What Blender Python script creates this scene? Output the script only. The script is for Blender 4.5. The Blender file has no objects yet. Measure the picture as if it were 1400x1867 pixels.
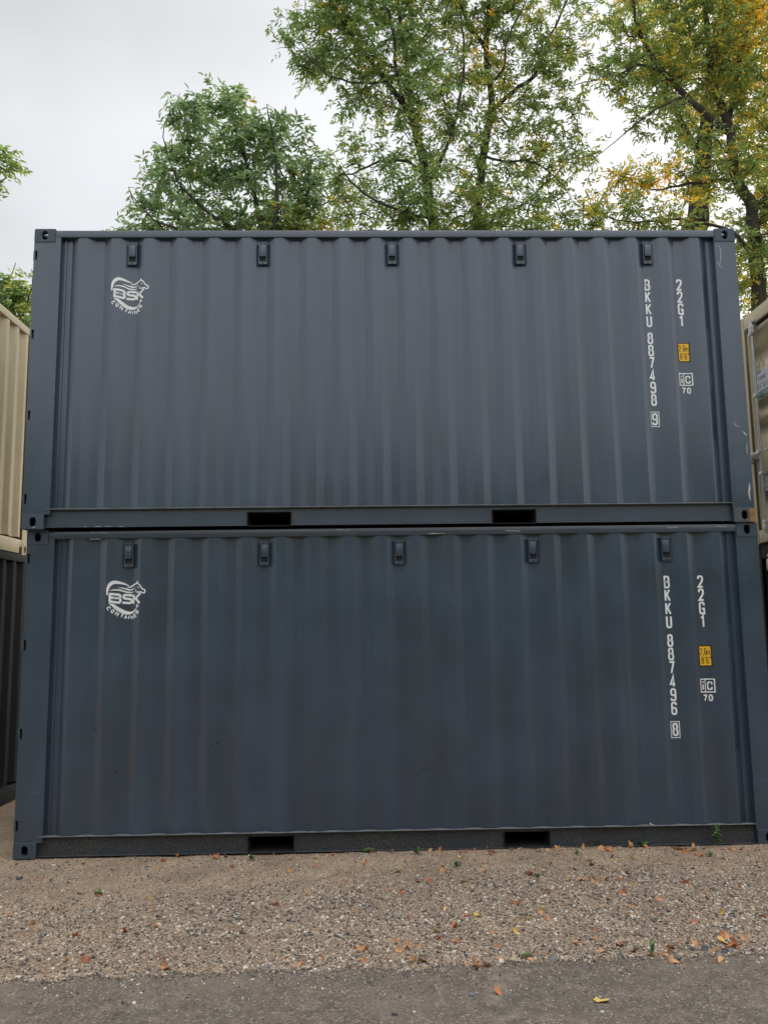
import bpy, bmesh, math, random
import numpy as np
from mathutils import Vector, Matrix, Euler

random.seed(7)
RNG = np.random.default_rng(11)
S = bpy.context.scene
COL = S.collection

# ------------------------------------------------------------------ camera
CAM = Vector((2.7996, -6.8328, 1.7878))
YAW, PITCH, ROLL, FPX = .0201, .1341, -.0135, 1510.7
fwd = Vector((math.sin(YAW)*math.cos(PITCH), math.cos(YAW)*math.cos(PITCH), math.sin(PITCH)))
r0 = Vector((math.cos(YAW), -math.sin(YAW), 0)); u0 = r0.cross(fwd)
rgt = r0*math.cos(ROLL) + u0*math.sin(ROLL)
upv = -r0*math.sin(ROLL) + u0*math.cos(ROLL)
cd = bpy.data.cameras.new('camera'); cam = bpy.data.objects.new('camera', cd); COL.objects.link(cam)
M = Matrix((rgt, upv, -fwd)).transposed().to_4x4(); M.translation = CAM
cam.matrix_world = M
cd.sensor_fit = 'VERTICAL'; cd.sensor_height = 24.0; cd.sensor_width = 18.0
cd.lens = FPX/1867*24.0
cd.clip_start = .05; cd.clip_end = 3000
S.camera = cam

def at(px, py, Y):
    """a point of the place, read off the survey photograph at depth Y"""
    d = fwd + rgt*((px-700)/FPX) - upv*((py-933.5)/FPX)
    return CAM + d*((Y-CAM.y)/d.y)
def ong(px, py, z=0.):
    d = fwd + rgt*((px-700)/FPX) - upv*((py-933.5)/FPX)
    return CAM + d*((z-CAM.z)/d.z)

# ------------------------------------------------------------------ light
SUN_EL, SUN_AZ = math.radians(30), math.radians(48)
world = bpy.data.worlds.new("World"); S.world = world; world.use_nodes = True
wn = world.node_tree; wn.nodes.clear()
def WN(t, **k):
    n = wn.nodes.new(t)
    for a, b in k.items(): setattr(n, a, b)
    return n
def WL(a, b): wn.links.new(a, b)
def wmath(op, a, b=None, c=None, clamp=False):
    n = WN('ShaderNodeMath', operation=op); n.use_clamp = clamp
    for i, v in enumerate((a, b, c)):
        if v is None: continue
        if isinstance(v, (int, float)): n.inputs[i].default_value = v
        else: WL(v, n.inputs[i])
    return n.outputs[0]
sky = WN('ShaderNodeTexSky', sky_type='NISHITA'); sky.sun_disc = False
sky.sun_elevation = SUN_EL; sky.sun_rotation = SUN_AZ; sky.dust_density = 4; sky.air_density = 1.2
SKYS = 0.10
geo = WN('ShaderNodeTexCoord')
sep = WN('ShaderNodeSeparateXYZ'); WL(geo.outputs['Generated'], sep.inputs[0])
sd = Vector((math.sin(SUN_AZ)*math.cos(SUN_EL), math.cos(SUN_AZ)*math.cos(SUN_EL), math.sin(SUN_EL)))
dot = WN('ShaderNodeVectorMath', operation='DOT_PRODUCT'); WL(geo.outputs['Generated'], dot.inputs[0]); dot.inputs[1].default_value = sd
dpos = wmath('MAXIMUM', dot.outputs['Value'], 0.0)
glow = wmath('POWER', dpos, 8.0)
broad = wmath('POWER', wmath('MULTIPLY_ADD', dot.outputs['Value'], .5, .5), 2.0)
noi = WN('ShaderNodeTexNoise'); noi.inputs['Scale'].default_value = 1.6; noi.inputs['Detail'].default_value = 4; noi.inputs['Roughness'].default_value = .5
mp = WN('ShaderNodeMapping'); mp.inputs['Scale'].default_value = (1, 1, 2.2); mp.inputs['Location'].default_value = (.76, 1.39, 2.13)
WL(geo.outputs['Generated'], mp.inputs[0]); WL(mp.outputs[0], noi.inputs[0])
elev = wmath('MAXIMUM', sep.outputs['Z'], 0.0)
zen = wmath('MULTIPLY', wmath('POWER', wmath('MULTIPLY_ADD', elev, 2.4, -1.4, True), 1.4), 2.0)          # overcast sky, brighter overhead
nterm = wmath('MULTIPLY', wmath('SUBTRACT', noi.outputs['Fac'], .5), .85)
back = wmath('MULTIPLY', wmath('MULTIPLY_ADD', sep.outputs['Y'], -.77, .23, True), .55)     # sky lifted behind the camera to brighten the front walls
lum = wmath('ADD', wmath('ADD', wmath('ADD', wmath('ADD', 0.37, back), zen), nterm), wmath('MULTIPLY', broad, .58))
cl = WN('ShaderNodeCombineXYZ')
WL(wmath('MULTIPLY', wmath('ADD', wmath('MULTIPLY', lum, .985), wmath('MULTIPLY', glow, .30)), 1/SKYS), cl.inputs[0])
WL(wmath('MULTIPLY', wmath('ADD', wmath('MULTIPLY', lum, 1.0), wmath('MULTIPLY', glow, .26)), 1/SKYS), cl.inputs[1])
WL(wmath('MULTIPLY', wmath('ADD', wmath('MULTIPLY', lum, 1.02), wmath('MULTIPLY', glow, .26)), 1/SKYS), cl.inputs[2])
mixw = WN('ShaderNodeMix', data_type='RGBA'); mixw.inputs['Factor'].default_value = .86
WL(sky.outputs[0], mixw.inputs[6]); WL(cl.outputs[0], mixw.inputs[7])
bg = WN('ShaderNodeBackground'); bg.inputs['Strength'].default_value = SKYS
WL(mixw.outputs[2], bg.inputs[0])
wo = WN('ShaderNodeOutputWorld'); WL(bg.outputs[0], wo.inputs[0])

sl = bpy.data.lights.new('sun', 'SUN'); sl.energy = 1.5; sl.angle = math.radians(14); sl.color = (1, .93, .82)
so = bpy.data.objects.new('sun', sl); COL.objects.link(so)
so.rotation_euler = (-sd).to_track_quat('-Z', 'Y').to_euler()
so.location = (6, 20, 15)

vs = S.view_settings
S.display_settings.display_device = 'sRGB'
vs.view_transform = 'Standard'; vs.look = 'None'; vs.exposure = 0.23; vs.gamma = 1; vs.use_curve_mapping = False
S.cycles.use_denoising = True
S.cycles.max_bounces = 10; S.cycles.diffuse_bounces = 7; S.cycles.transparent_max_bounces = 8

# ------------------------------------------------------------------ materials
def mat(name):
    m = bpy.data.materials.new(name); m.use_nodes = True
    nt = m.node_tree
    return m, nt, nt.nodes['Principled BSDF']
def node(nt, t, **k):
    n = nt.nodes.new(t)
    for a, b in k.items(): setattr(n, a, b)
    return n
def noise(nt, vec, scale, detail=4, rough=.55, dist=0):
    n = node(nt, 'ShaderNodeTexNoise')
    n.inputs['Scale'].default_value = scale; n.inputs['Detail'].default_value = detail
    n.inputs['Roughness'].default_value = rough; n.inputs['Distortion'].default_value = dist
    if vec is not None: nt.links.new(vec, n.inputs['Vector'])
    return n
def ramp(nt, fac, stops, interp='LINEAR'):
    n = node(nt, 'ShaderNodeValToRGB'); cr = n.color_ramp; cr.interpolation = interp
    while len(cr.elements) > 1: cr.elements.remove(cr.elements[-1])
    cr.elements[0].position = stops[0][0]; cr.elements[0].color = (*stops[0][1], 1) if len(stops[0][1]) == 3 else stops[0][1]
    for p, c in stops[1:]:
        e = cr.elements.new(p); e.color = (*c, 1) if len(c) == 3 else c
    nt.links.new(fac, n.inputs[0]); return n
def mix(nt, fac, a, b, mode='MIX'):
    n = node(nt, 'ShaderNodeMix', data_type='RGBA', blend_type=mode)
    for i, v in ((0, fac), (6, a), (7, b)):
        if hasattr(v, 'is_linked'): nt.links.new(v, n.inputs[i])
        elif i == 0: n.inputs[0].default_value = v
        else: n.inputs[i].default_value = (*v, 1)
    return n.outputs[2]
def bump(nt, h, strength, dist=.01, prev=None):
    n = node(nt, 'ShaderNodeBump'); n.inputs['Strength'].default_value = strength; n.inputs['Distance'].default_value = dist
    nt.links.new(h, n.inputs['Height'])
    if prev is not None: nt.links.new(prev, n.inputs['Normal'])
    return n.outputs[0]
def mathn(nt, op, a, b=None):
    n = node(nt, 'ShaderNodeMath', operation=op)
    for i, v in enumerate((a, b)):
        if v is None: continue
        if isinstance(v, (int, float)): n.inputs[i].default_value = v
        else: nt.links.new(v, n.inputs[i])
    return n.outputs[0]
def objco(nt):
    return node(nt, 'ShaderNodeTexCoord').outputs['Object']
def mapping(nt, vec, scale=(1, 1, 1), loc=(0, 0, 0)):
    n = node(nt, 'ShaderNodeMapping'); n.inputs['Scale'].default_value = scale; n.inputs['Location'].default_value = loc
    nt.links.new(vec, n.inputs[0]); return n.outputs[0]

def paint(name, col, rough=.45, var=.16, wear=0., wear_col=(.5, .5, .5), rust=0., dirt=0., bumpy=.22, gloss=0.):
    m, nt, b = mat(name); co = objco(nt)
    n1 = noise(nt, co, 1.7, 5, .6)
    n2 = noise(nt, mapping(nt, co, (9, 9, .7)), 1.0, 4, .6)          # vertical rain streaks
    lo = tuple(c*(1-var) for c in col); hi = tuple(min(1, c*(1+var)) for c in col)
    c = ramp(nt, n1.outputs[0], [(.3, lo), (.7, hi)]).outputs[0]
    st = ramp(nt, n2.outputs[0], [(.35, (1-var, 1-var, 1-var)), (.65, (1+var*.6,)*3)]).outputs[0]
    c = mix(nt, .7, c, st, 'MULTIPLY')
    n3 = noise(nt, co, 90, 3, .6)
    if wear > 0:
        n4 = noise(nt, co, 16, 6, .7)
        w = ramp(nt, n4.outputs[0], [(1-wear, (0, 0, 0)), (1-wear+.03, (1, 1, 1))]).outputs[0]
        c = mix(nt, w, c, wear_col)
    if dirt > 0:
        n5 = noise(nt, mapping(nt, co, (1, 1, .55)), 85, 4, .75)
        n6 = noise(nt, co, 3.0, 3, .5)
        d = mathn(nt, 'MULTIPLY', ramp(nt, n5.outputs[0], [(.50, (0, 0, 0)), (.66, (1, 1, 1))]).outputs[0],
                  ramp(nt, n6.outputs[0], [(.3, (.25,)*3), (.65, (1, 1, 1))]).outputs[0])
        c = mix(nt, mathn(nt, 'MULTIPLY', d, dirt), c, (.20, .155, .115))
    if rust > 0:
        n7 = noise(nt, co, 14, 5, .65)
        w = ramp(nt, n7.outputs[0], [(1-rust, (0, 0, 0)), (1-rust+.12, (1, 1, 1))]).outputs[0]
        sx_ = node(nt, 'ShaderNodeSeparateXYZ'); nt.links.new(co, sx_.inputs[0])
        ed_ = mathn(nt, 'ADD', sx_.outputs['X'], mathn(nt, 'MULTIPLY', mathn(nt, 'SUBTRACT', n7.outputs[0], .5), .06))
        w = mathn(nt, 'MULTIPLY', w, ramp(nt, mathn(nt, 'SUBTRACT', ed_, 5.022), [(.985, (0, 0, 0)), (1.0, (1, 1, 1))]).outputs[0])
        rc = ramp(nt, n3.outputs[0], [(.3, (.16, .06, .02)), (.7, (.55, .24, .08))]).outputs[0]
        c = mix(nt, w, c, rc)
    nt.links.new(c, b.inputs['Base Color']); b.inputs['IOR'].default_value = 1.75 if gloss else 1.5
    b.inputs['Coat Weight'].default_value = gloss; b.inputs['Coat Roughness'].default_value = .22
    rr = ramp(nt, n1.outputs[0], [(.3, (rough-.05,)*3), (.7, (rough+.07,)*3)]).outputs[0]
    nt.links.new(rr, b.inputs['Roughness'])
    lowf = noise(nt, mapping(nt, co, (1, 1, .45)), 3.2, 2, .5)
    bb = bump(nt, lowf.outputs[0], bumpy, .02)
    bb = bump(nt, n3.outputs[0], .05, .002, bb)
    nt.links.new(bb, b.inputs['Normal'])
    return m

SLATE = (.034, .057, .094)
M_slate = paint('slate paint', SLATE, .31, gloss=.5)
M_slate_rail = paint('slate rail paint', SLATE, .36, .12, dirt=.12, gloss=.6)
M_slate_low = paint('slate rail paint speckled with dirt', (.036, .045, .056), .6, .15, dirt=.95)
M_ledge = paint('dusty slate ledge', (.15, .16, .165), .7, .2, dirt=.3)
M_slate_cast = paint('slate casting paint chipped', (.07, .09, .118), .42, .18, wear=.37, wear_col=(.42, .42, .43))
M_slate_clean = paint('slate casting paint', (.055, .076, .105), .42, .15, wear=.24, wear_col=(.4, .4, .41))
M_rust = paint('rusty casting', (.09, .10, .11), .65, .2, wear=.30, wear_col=(.5, .45, .42), rust=.66)
M_tan = paint('tan paint', (.62, .535, .345), .5, .08, dirt=.10)
M_tan_cast = paint('tan casting paint', (.56, .48, .32), .5, .12, wear=.25, wear_col=(.2, .12, .08))
M_dark = paint('dark green grey paint', (.013, .018, .021), .85, .15)
M_dark_cast = paint('dark casting paint', (.016, .020, .022), .85, .2)
M_vent = paint('vent plastic', (.031, .050, .080), .38, .06, gloss=.3)

def plain(name, col, rough=.5, metal=0., var=.1, sc=30, bmp=.1):
    m, nt, b = mat(name); co = objco(nt)
    n = noise(nt, co, sc, 4)
    c = ramp(nt, n.outputs[0], [(.3, tuple(x*(1-var) for x in col)), (.7, tuple(min(1, x*(1+var)) for x in col))])
    nt.links.new(c.outputs[0], b.inputs['Base Color'])
    b.inputs['Roughness'].default_value = rough; b.inputs['Metallic'].default_value = metal
    nt.links.new(bump(nt, n.outputs[0], bmp, .003), b.inputs['Normal'])
    return m
M_black = plain('black rubber and vent shade', (.012, .012, .013), .8)
M_white = plain('white decal', (.92, .93, .94), .5, var=.05, sc=14, bmp=.03)
M_yellow = plain('yellow decal', (.92, .54, .03), .5, var=.04, sc=20)
M_ink = plain('dark brown print', (.018, .008, .005), .5)
M_green = plain('green print', (.05, .22, .08), .5)
M_sticker = plain('white sticker', (.62, .66, .70), .4, var=.05)
M_plate = plain('grey data plate', (.24, .25, .24), .4, .5, var=.3, sc=120)
M_galv = plain('galvanised steel', (.52, .54, .55), .38, .75, var=.15, sc=25)
M_bare = plain('bare scratched metal', (.52, .51, .50), .5, .2, var=.2)
M_inside = plain('unlit steel inside', (.05, .05, .05), .8)
M_pocket = plain('pocket steel darkened for shade', (.022, .022, .024), .85)  # near-black colour stands in for the shade inside the pockets
M_plywood = plain('floor plywood', (.16, .09, .05), .8)

# ------------------------------------------------------------------ mesh helpers
def link(name, me, m=None, parent=None, loc=None):
    o = bpy.data.objects.new(name, me); COL.objects.link(o)
    if m is not None and me is not None and not me.materials:
        for mm in (m if isinstance(m, (list, tuple)) else [m]): me.materials.append(mm)
    if parent is not None: o.parent = parent
    if loc is not None: o.location = loc
    return o
def thing(name, label, cat, loc=(0, 0, 0), rotz=0, group=None):
    o = link(name, None); o.location = loc; o.rotation_euler = (0, 0, rotz); o.empty_display_size = .2
    o['label'] = label; o['category'] = cat
    if group: o['group'] = group
    return o
def np_mesh(name, verts, quads=None, tris=None, smooth=False):
    me = bpy.data.meshes.new(name)
    verts = np.asarray(verts, np.float32).reshape(-1, 3)
    q = np.zeros((0, 4), np.int32) if quads is None else np.asarray(quads, np.int32).reshape(-1, 4)
    t = np.zeros((0, 3), np.int32) if tris is None else np.asarray(tris, np.int32).reshape(-1, 3)
    me.vertices.add(len(verts)); me.vertices.foreach_set('co', verts.ravel())
    idx = np.concatenate([q.ravel(), t.ravel()]); me.loops.add(len(idx)); me.loops.foreach_set('vertex_index', idx)
    ls = np.concatenate([np.arange(len(q))*4, len(q)*4+np.arange(len(t))*3]).astype(np.int32)
    me.polygons.add(len(ls)); me.polygons.foreach_set('loop_start', ls)
    me.update(calc_edges=True)
    if smooth: me.polygons.foreach_set('use_smooth', np.ones(len(ls), bool))
    me.update(); return me
def box_bm(bm, lo, hi, bev=0., seg=2):
    b2 = bmesh.new()
    bmesh.ops.create_cube(b2, size=1)
    for v in b2.verts:
        for i in range(3): v.co[i] = lo[i] if v.co[i] < 0 else hi[i]
    if bev > 0:
        bmesh.ops.bevel(b2, geom=list(b2.edges), offset=bev, segments=seg, profile=.5, affect='EDGES')
    me = bpy.data.meshes.new('t'); b2.to_mesh(me); b2.free(); bm.from_mesh(me); bpy.data.meshes.remove(me)
def cyl_bm(bm, a, b, r, n=12, r2=None):
    a, b = Vector(a), Vector(b); d = b-a
    mt = Matrix.Translation((a+b)/2) @ d.to_track_quat('Z', 'Y').to_matrix().to_4x4()
    bmesh.ops.create_cone(bm, cap_ends=True, segments=n, radius1=r, radius2=r if r2 is None else r2, depth=d.length, matrix=mt)
def fin(bm, name, smooth_angle=None):
    me = bpy.data.meshes.new(name); bmesh.ops.recalc_face_normals(bm, faces=bm.faces); bm.to_mesh(me); bm.free()
    if smooth_angle is not None:
        me.polygons.foreach_set('use_smooth', np.ones(len(me.polygons), bool))
        me.set_sharp_from_angle(angle=math.radians(smooth_angle))
    return me
def box(name, lo, hi, m, parent=None, bev=0.):
    bm = bmesh.new(); box_bm(bm, lo, hi, bev)
    return link(name, fin(bm, name, 40 if bev else None), m, parent)
def plate_mesh(name, loops, depth, mt, bev=0.):
    """flat plate with holes: 2D loops (first the outline) extruded to a thickness, placed by matrix mt (local z = outwards)"""
    cu = bpy.data.curves.new('t', 'CURVE'); cu.dimensions = '2D'; cu.fill_mode = 'BOTH'
    cu.extrude = depth/2 - bev; cu.bevel_depth = bev; cu.bevel_resolution = 1; cu.offset = -bev
    for lp in loops:
        sp = cu.splines.new('POLY'); sp.points.add(len(lp)-1); sp.use_cyclic_u = True
        for i, (x, y) in enumerate(lp): sp.points[i].co = (x, y, 0, 1)
    o = bpy.data.objects.new('t', cu); COL.objects.link(o)
    dg = bpy.context.evaluated_depsgraph_get()
    me = bpy.data.meshes.new_from_object(o.evaluated_get(dg)); me.name = name
    bpy.data.objects.remove(o); bpy.data.curves.remove(cu)
    me.transform(Matrix(mt) @ Matrix.Translation((0, 0, -depth/2)))
    return me
def rrect(x0, y0, x1, y1, r=(0, 0, 0, 0), n=5):
    """rounded rectangle, radii bl br tr tl"""
    if isinstance(r, (int, float)): r = (r,)*4
    out = []
    for (cx, cy, a0, rr) in ((x0+r[0], y0+r[0], 180, r[0]), (x1-r[1], y0+r[1], 270, r[1]), (x1-r[2], y1-r[2], 0, r[2]), (x0+r[3], y1-r[3], 90, r[3])):
        if rr <= 0: out.append((cx, cy)); continue
        for k in range(n+1):
            a = math.radians(a0+90*k/n); out.append((cx+rr*math.cos(a), cy+rr*math.sin(a)))
    return out
def join_meshes(name, ms):
    bm = bmesh.new()
    for me in ms: bm.from_mesh(me); bpy.data.meshes.remove(me)
    return fin(bm, name, 35)

# ------------------------------------------------------------------ strokes: lettering and marks
def fillet(pts, r, closed, n=4):
    P = [Vector(p[:2]) for p in pts]; sharp = [len(p) > 2 for p in pts]; out = []
    N = len(P)
    for i in range(N):
        if (not closed and i in (0, N-1)) or sharp[i] or r <= 0: out.append(P[i]); continue
        a, b, c = P[i-1], P[i], P[(i+1) % N]
        d1, d2 = (a-b), (c-b); l = min(r, d1.length*.48, d2.length*.48)
        p1, p2 = b+d1.normalized()*l, b+d2.normalized()*l
        for k in range(n+1):
            t = k/n; out.append(p1*(1-t)**2 + b*2*t*(1-t) + p2*t*t)
    return out
def ribbon(pts, w, closed=False, bm=None):
    """2D ribbon of width w (a number or one per point) into bmesh bm (z=0)"""
    P = [Vector(p[:2]) for p in pts]; N = len(P)
    W = [w]*N if isinstance(w, (int, float)) else w
    L, R = [], []
    for i in range(N):
        if closed: d1, d2 = P[i]-P[i-1], P[(i+1) % N]-P[i]
        else:
            d1 = P[i]-P[i-1] if i else P[1]-P[0]
            d2 = P[i+1]-P[i] if i < N-1 else P[i]-P[i-1]
        if d1.length < 1e-9: d1 = d2
        if d2.length < 1e-9: d2 = d1
        n1 = Vector((-d1.y, d1.x)).normalized(); n2 = Vector((-d2.y, d2.x)).normalized()
        m = (n1+n2)
        m = n1 if m.length < 1e-6 else m.normalized()
        k = W[i]/2/max(.45, m.dot(n1))
        L.append(bm.verts.new((*(P[i]+m*k), 0))); R.append(bm.verts.new((*(P[i]-m*k), 0)))
    for i in range(N if closed else N-1):
        j = (i+1) % N
        try: bm.faces.new((L[i], R[i], R[j], L[j]))
        except ValueError: pass
def smooth_poly(pts, n=6):
    """Catmull-Rom through (x, y, w) points"""
    P = np.array(pts, float); out = []
    for i in range(len(P)-1):
        p0, p1, p2, p3 = P[max(i-1, 0)], P[i], P[i+1], P[min(i+2, len(P)-1)]
        for k in range(n):
            t = k/n
            out.append(.5*((2*p1)+(-p0+p2)*t+(2*p0-5*p1+4*p2-p3)*t*t+(-p0+3*p1-3*p2+p3)*t**3))
    out.append(P[-1]); return np.array(out)
s_ = 0
G = {
 'B': [(1, [(0, 0, s_), (0, 1, s_), (.95, 1), (.95, .52), (0, .52, s_)]), (1, [(0, .52, s_), (1, .52), (1, 0), (0, 0, s_)])],
 'K': [(0, [(0, 0), (0, 1)]), (0, [(1, 1), (.02, .40)]), (0, [(.32, .58), (1, 0)])],
 'U': [(0, [(0, 1), (0, 0), (1, 0), (1, 1)])],
 '8': [(1, [(.06, 1), (.94, 1), (.94, .53), (.06, .53)]), (1, [(0, .53), (1, .53), (1, 0), (0, 0)])],
 '7': [(0, [(0, 1), (1, 1, s_), (.36, 0)])],
 '4': [(0, [(.72, 0), (.72, 1, s_), (0, .24, s_), (1.1, .24)])],
 '9': [(1, [(0, 1), (1, 1), (1, .45), (0, .45)]), (0, [(1, .72), (1, 0), (0, 0), (0, .2)])],
 '6': [(1, [(0, 0), (1, 0), (1, .55), (0, .55)]), (0, [(0, .28), (0, 1), (1, 1), (1, .8)])],
 '2': [(0, [(0, .74), (0, 1), (1, 1), (1, .60), (0, .02, s_), (1.05, .02)])],
 'G': [(0, [(1, .74), (1, 1), (0, 1), (0, 0), (1, 0, s_), (1, .45, s_), (.5, .45)])],
 '1': [(0, [(.15, .80), (.62, 1, s_), (.62, 0)])],
 '0': [(1, [(0, 0), (1, 0), (1, 1), (0, 1)])],
 '3': [(0, [(0, .85), (0, 1), (1, 1), (1, .52), (.4, .52)]), (0, [(.4, .52), (1, .52), (1, 0), (0, 0), (0, .15)])],
 'i': [(0, [(.5, 0), (.5, .62)]), (0, [(.5, .84), (.5, 1.02)])],
 'c': [(0, [(1, .42), (1, .62), (0, .62), (0, 0), (1, 0), (1, .2)])],
 'm': [(0, [(0, 0), (0, .62)]), (0, [(0, .58), (.5, .58), (.5, 0)]), (0, [(.5, .58), (1, .58), (1, 0)])],
 ',': [(0, [(.5, .06), (.3, -.16)])],
 "'": [(0, [(.5, 1.02), (.5, .78)])],
 '"': [(0, [(.3, 1.02), (.3, .78)]), (0, [(.75, 1.02), (.75, .78)])],
 'C': [(0, [(1, .78), (1, 1), (0, 1), (0, 0), (1, 0), (1, .22)])],
 'O': [(1, [(0, 0), (1, 0), (1, 1), (0, 1)])],
 'N': [(0, [(0, 0), (0, 1, s_), (1, 0, s_), (1, 1)])],
 'T': [(0, [(0, 1), (1, 1)]), (0, [(.5, 1), (.5, 0)])],
 'A': [(0, [(0, 0), (.5, 1, s_), (1, 0)]), (0, [(.2, .33), (.8, .33)])],
 'I': [(0, [(.5, 0), (.5, 1)])],
 'E': [(0, [(1, 1), (0, 1, s_), (0, 0, s_), (1, 0)]), (0, [(0, .5), (.85, .5)])],
 'R': [(0, [(0, 0), (0, 1, s_), (1, 1), (1, .45), (0, .45, s_)]), (0, [(.4, .45), (1, 0)])],
 'S': [(0, [(1, .82), (1, 1), (0, 1), (0, .52), (1, .52), (1, 0), (0, 0), (0, .18)])],
 'F': [(0, [(1, 1), (0, 1, s_), (0, 0)]), (0, [(0, .5), (.8, .5)])],
 'D': [(1, [(0, 0, s_), (0, 1, s_), (1, 1), (1, 0)])],
 'X': [(0, [(0, 0), (1, 1)]), (0, [(0, 1), (1, 0)])],
 'L': [(0, [(0, 1), (0, 0, s_), (1, 0)])],
 '-': [(0, [(.1, .5), (.9, .5)])],
}
def glyph(bm, ch, x, z, w, h, t, r=None, xf=None):
    """glyph ch in the box x..x+w, z..z+h"""
    r = min(w, h)*.34 if r is None else r
    for closed, pts in G[ch]:
        q = [(x+t/2+p[0]*(w-t), z+t/2+p[1]*(h-t)) + p[2:] for p in pts]
        f = fillet(q, r, closed)
        if xf: f = [Vector(xf(p)) for p in f]
        ribbon(f, t, bool(closed), bm)
def text_row(bm, s, x, z, w, h, t, gap, xf=None):
    for ch in s:
        if ch != ' ': glyph(bm, ch, x, z, w*(.5 if ch in "',i" else 1), h, t, xf=xf)
        x += (w*.5 if ch in " ',i" else w) + gap
    return x

# ------------------------------------------------------------------ corrugated side panel profile
LN, WD, HT = 6.058, 2.438, 2.591
PITCH_C, X0C = .2785, .8300          # recess centres at X0C + k * PITCH_C
Y_OUT, Y_IN = .013, .053
def corr_pts(start, end, xc0, pitch, k0, k1, yo, yi, flat_in, slope):
    """polyline (x, y) of a corrugation with softened edges; crests between recess centres k0..k1"""
    raw = [(start, yi)]
    for k in range(k0, k1):
        c = xc0 + (k+.5)*pitch
        ho = (pitch - flat_in - 2*slope)/2
        raw += [(c-ho-slope, yi), (c-ho, yo), (c+ho, yo), (c+ho+slope, yi)]
    raw.append((end, yi))
    out = [raw[0]]
    for i in range(1, len(raw)-1):
        a, b, c = Vector(raw[i-1]), Vector(raw[i]), Vector(raw[i+1]); rr = .006
        p1, p2 = b+(a-b).normalized()*rr, b+(c-b).normalized()*rr
        for k in range(4):
            t = k/3; q = p1*(1-t)**2 + b*2*t*(1-t) + p2*t*t; out.append((q.x, q.y))
    out.append(raw[-1]); return out
SIDE = corr_pts(.296, 5.762, X0C, PITCH_C, -2, 18, Y_OUT, Y_IN, .070, .068)
# stepped gutter beside the posts
SIDE = [(.222, .064), (.240, .064), (.244, .054), (.262, .054), (.266, .060), (.284, .060), (.288, .053)] + SIDE + \
       [(5.776, .053), (5.780, .060), (5.802, .060), (5.806, .053), (5.836, .053), (5.840, .062), (5.875, .062)]
SX = np.array([p[0] for p in SIDE]); SY = np.array([p[1] for p in SIDE])
def wob(x, z, sd=0.):
    return .0011*np.sin(x*2.3+z*1.7+sd)+.0009*np.sin(x*5.1-z*3.1+1+sd*2)+.0006*np.sin(x*9.7+z*6.3+2+sd*3)
def side_y(x, z, sd=0.): return np.interp(x, SX, SY) + wob(x, z, sd)
ZB, ZT = .166, 2.516
def side_mesh(name, sd, back=False):
    zs = np.linspace(ZB, ZT, 26); nx = len(SX)
    X, Z = np.meshgrid(SX, zs); Y = side_y(X, Z, sd)
    if back: Y = WD - Y
    V = np.stack([X, Y, Z], -1).reshape(-1, 3)
    q = [(i*nx+j, i*nx+j+1, (i+1)*nx+j+1, (i+1)*nx+j) for i in range(len(zs)-1) for j in range(nx-1)]
    me = np_mesh(name, V, q, smooth=True); me.set_sharp_from_angle(angle=math.radians(50)); return me
def conform(bm, sd, off=.0022):
    """lay flat artwork (x, z drawn in the xy plane) on the corrugated panel"""
    for v in bm.verts: v.co = Vector((v.co.x, 0, v.co.y))
    xs = [v.co.x for v in bm.verts]; lo, hi = min(xs), max(xs)
    for x in SX:
        if lo < x < hi:
            bmesh.ops.bisect_plane(bm, geom=list(bm.verts)+list(bm.edges)+list(bm.faces), plane_co=(x, 0, 0), plane_no=(1, 0, 0), dist=1e-6)
    for v in bm.verts: v.co.y = float(side_y(v.co.x, v.co.z, sd)) - off
    for f in bm.faces:
        f.normal_update()
        if f.normal.y > 0: f.normal_flip()
def decal(name, bm, m, parent, sd, off=.0022):
    conform(bm, sd, off)
    me = bpy.data.meshes.new(name); bm.to_mesh(me); bm.free()
    return link(name, me, m, parent)

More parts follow.
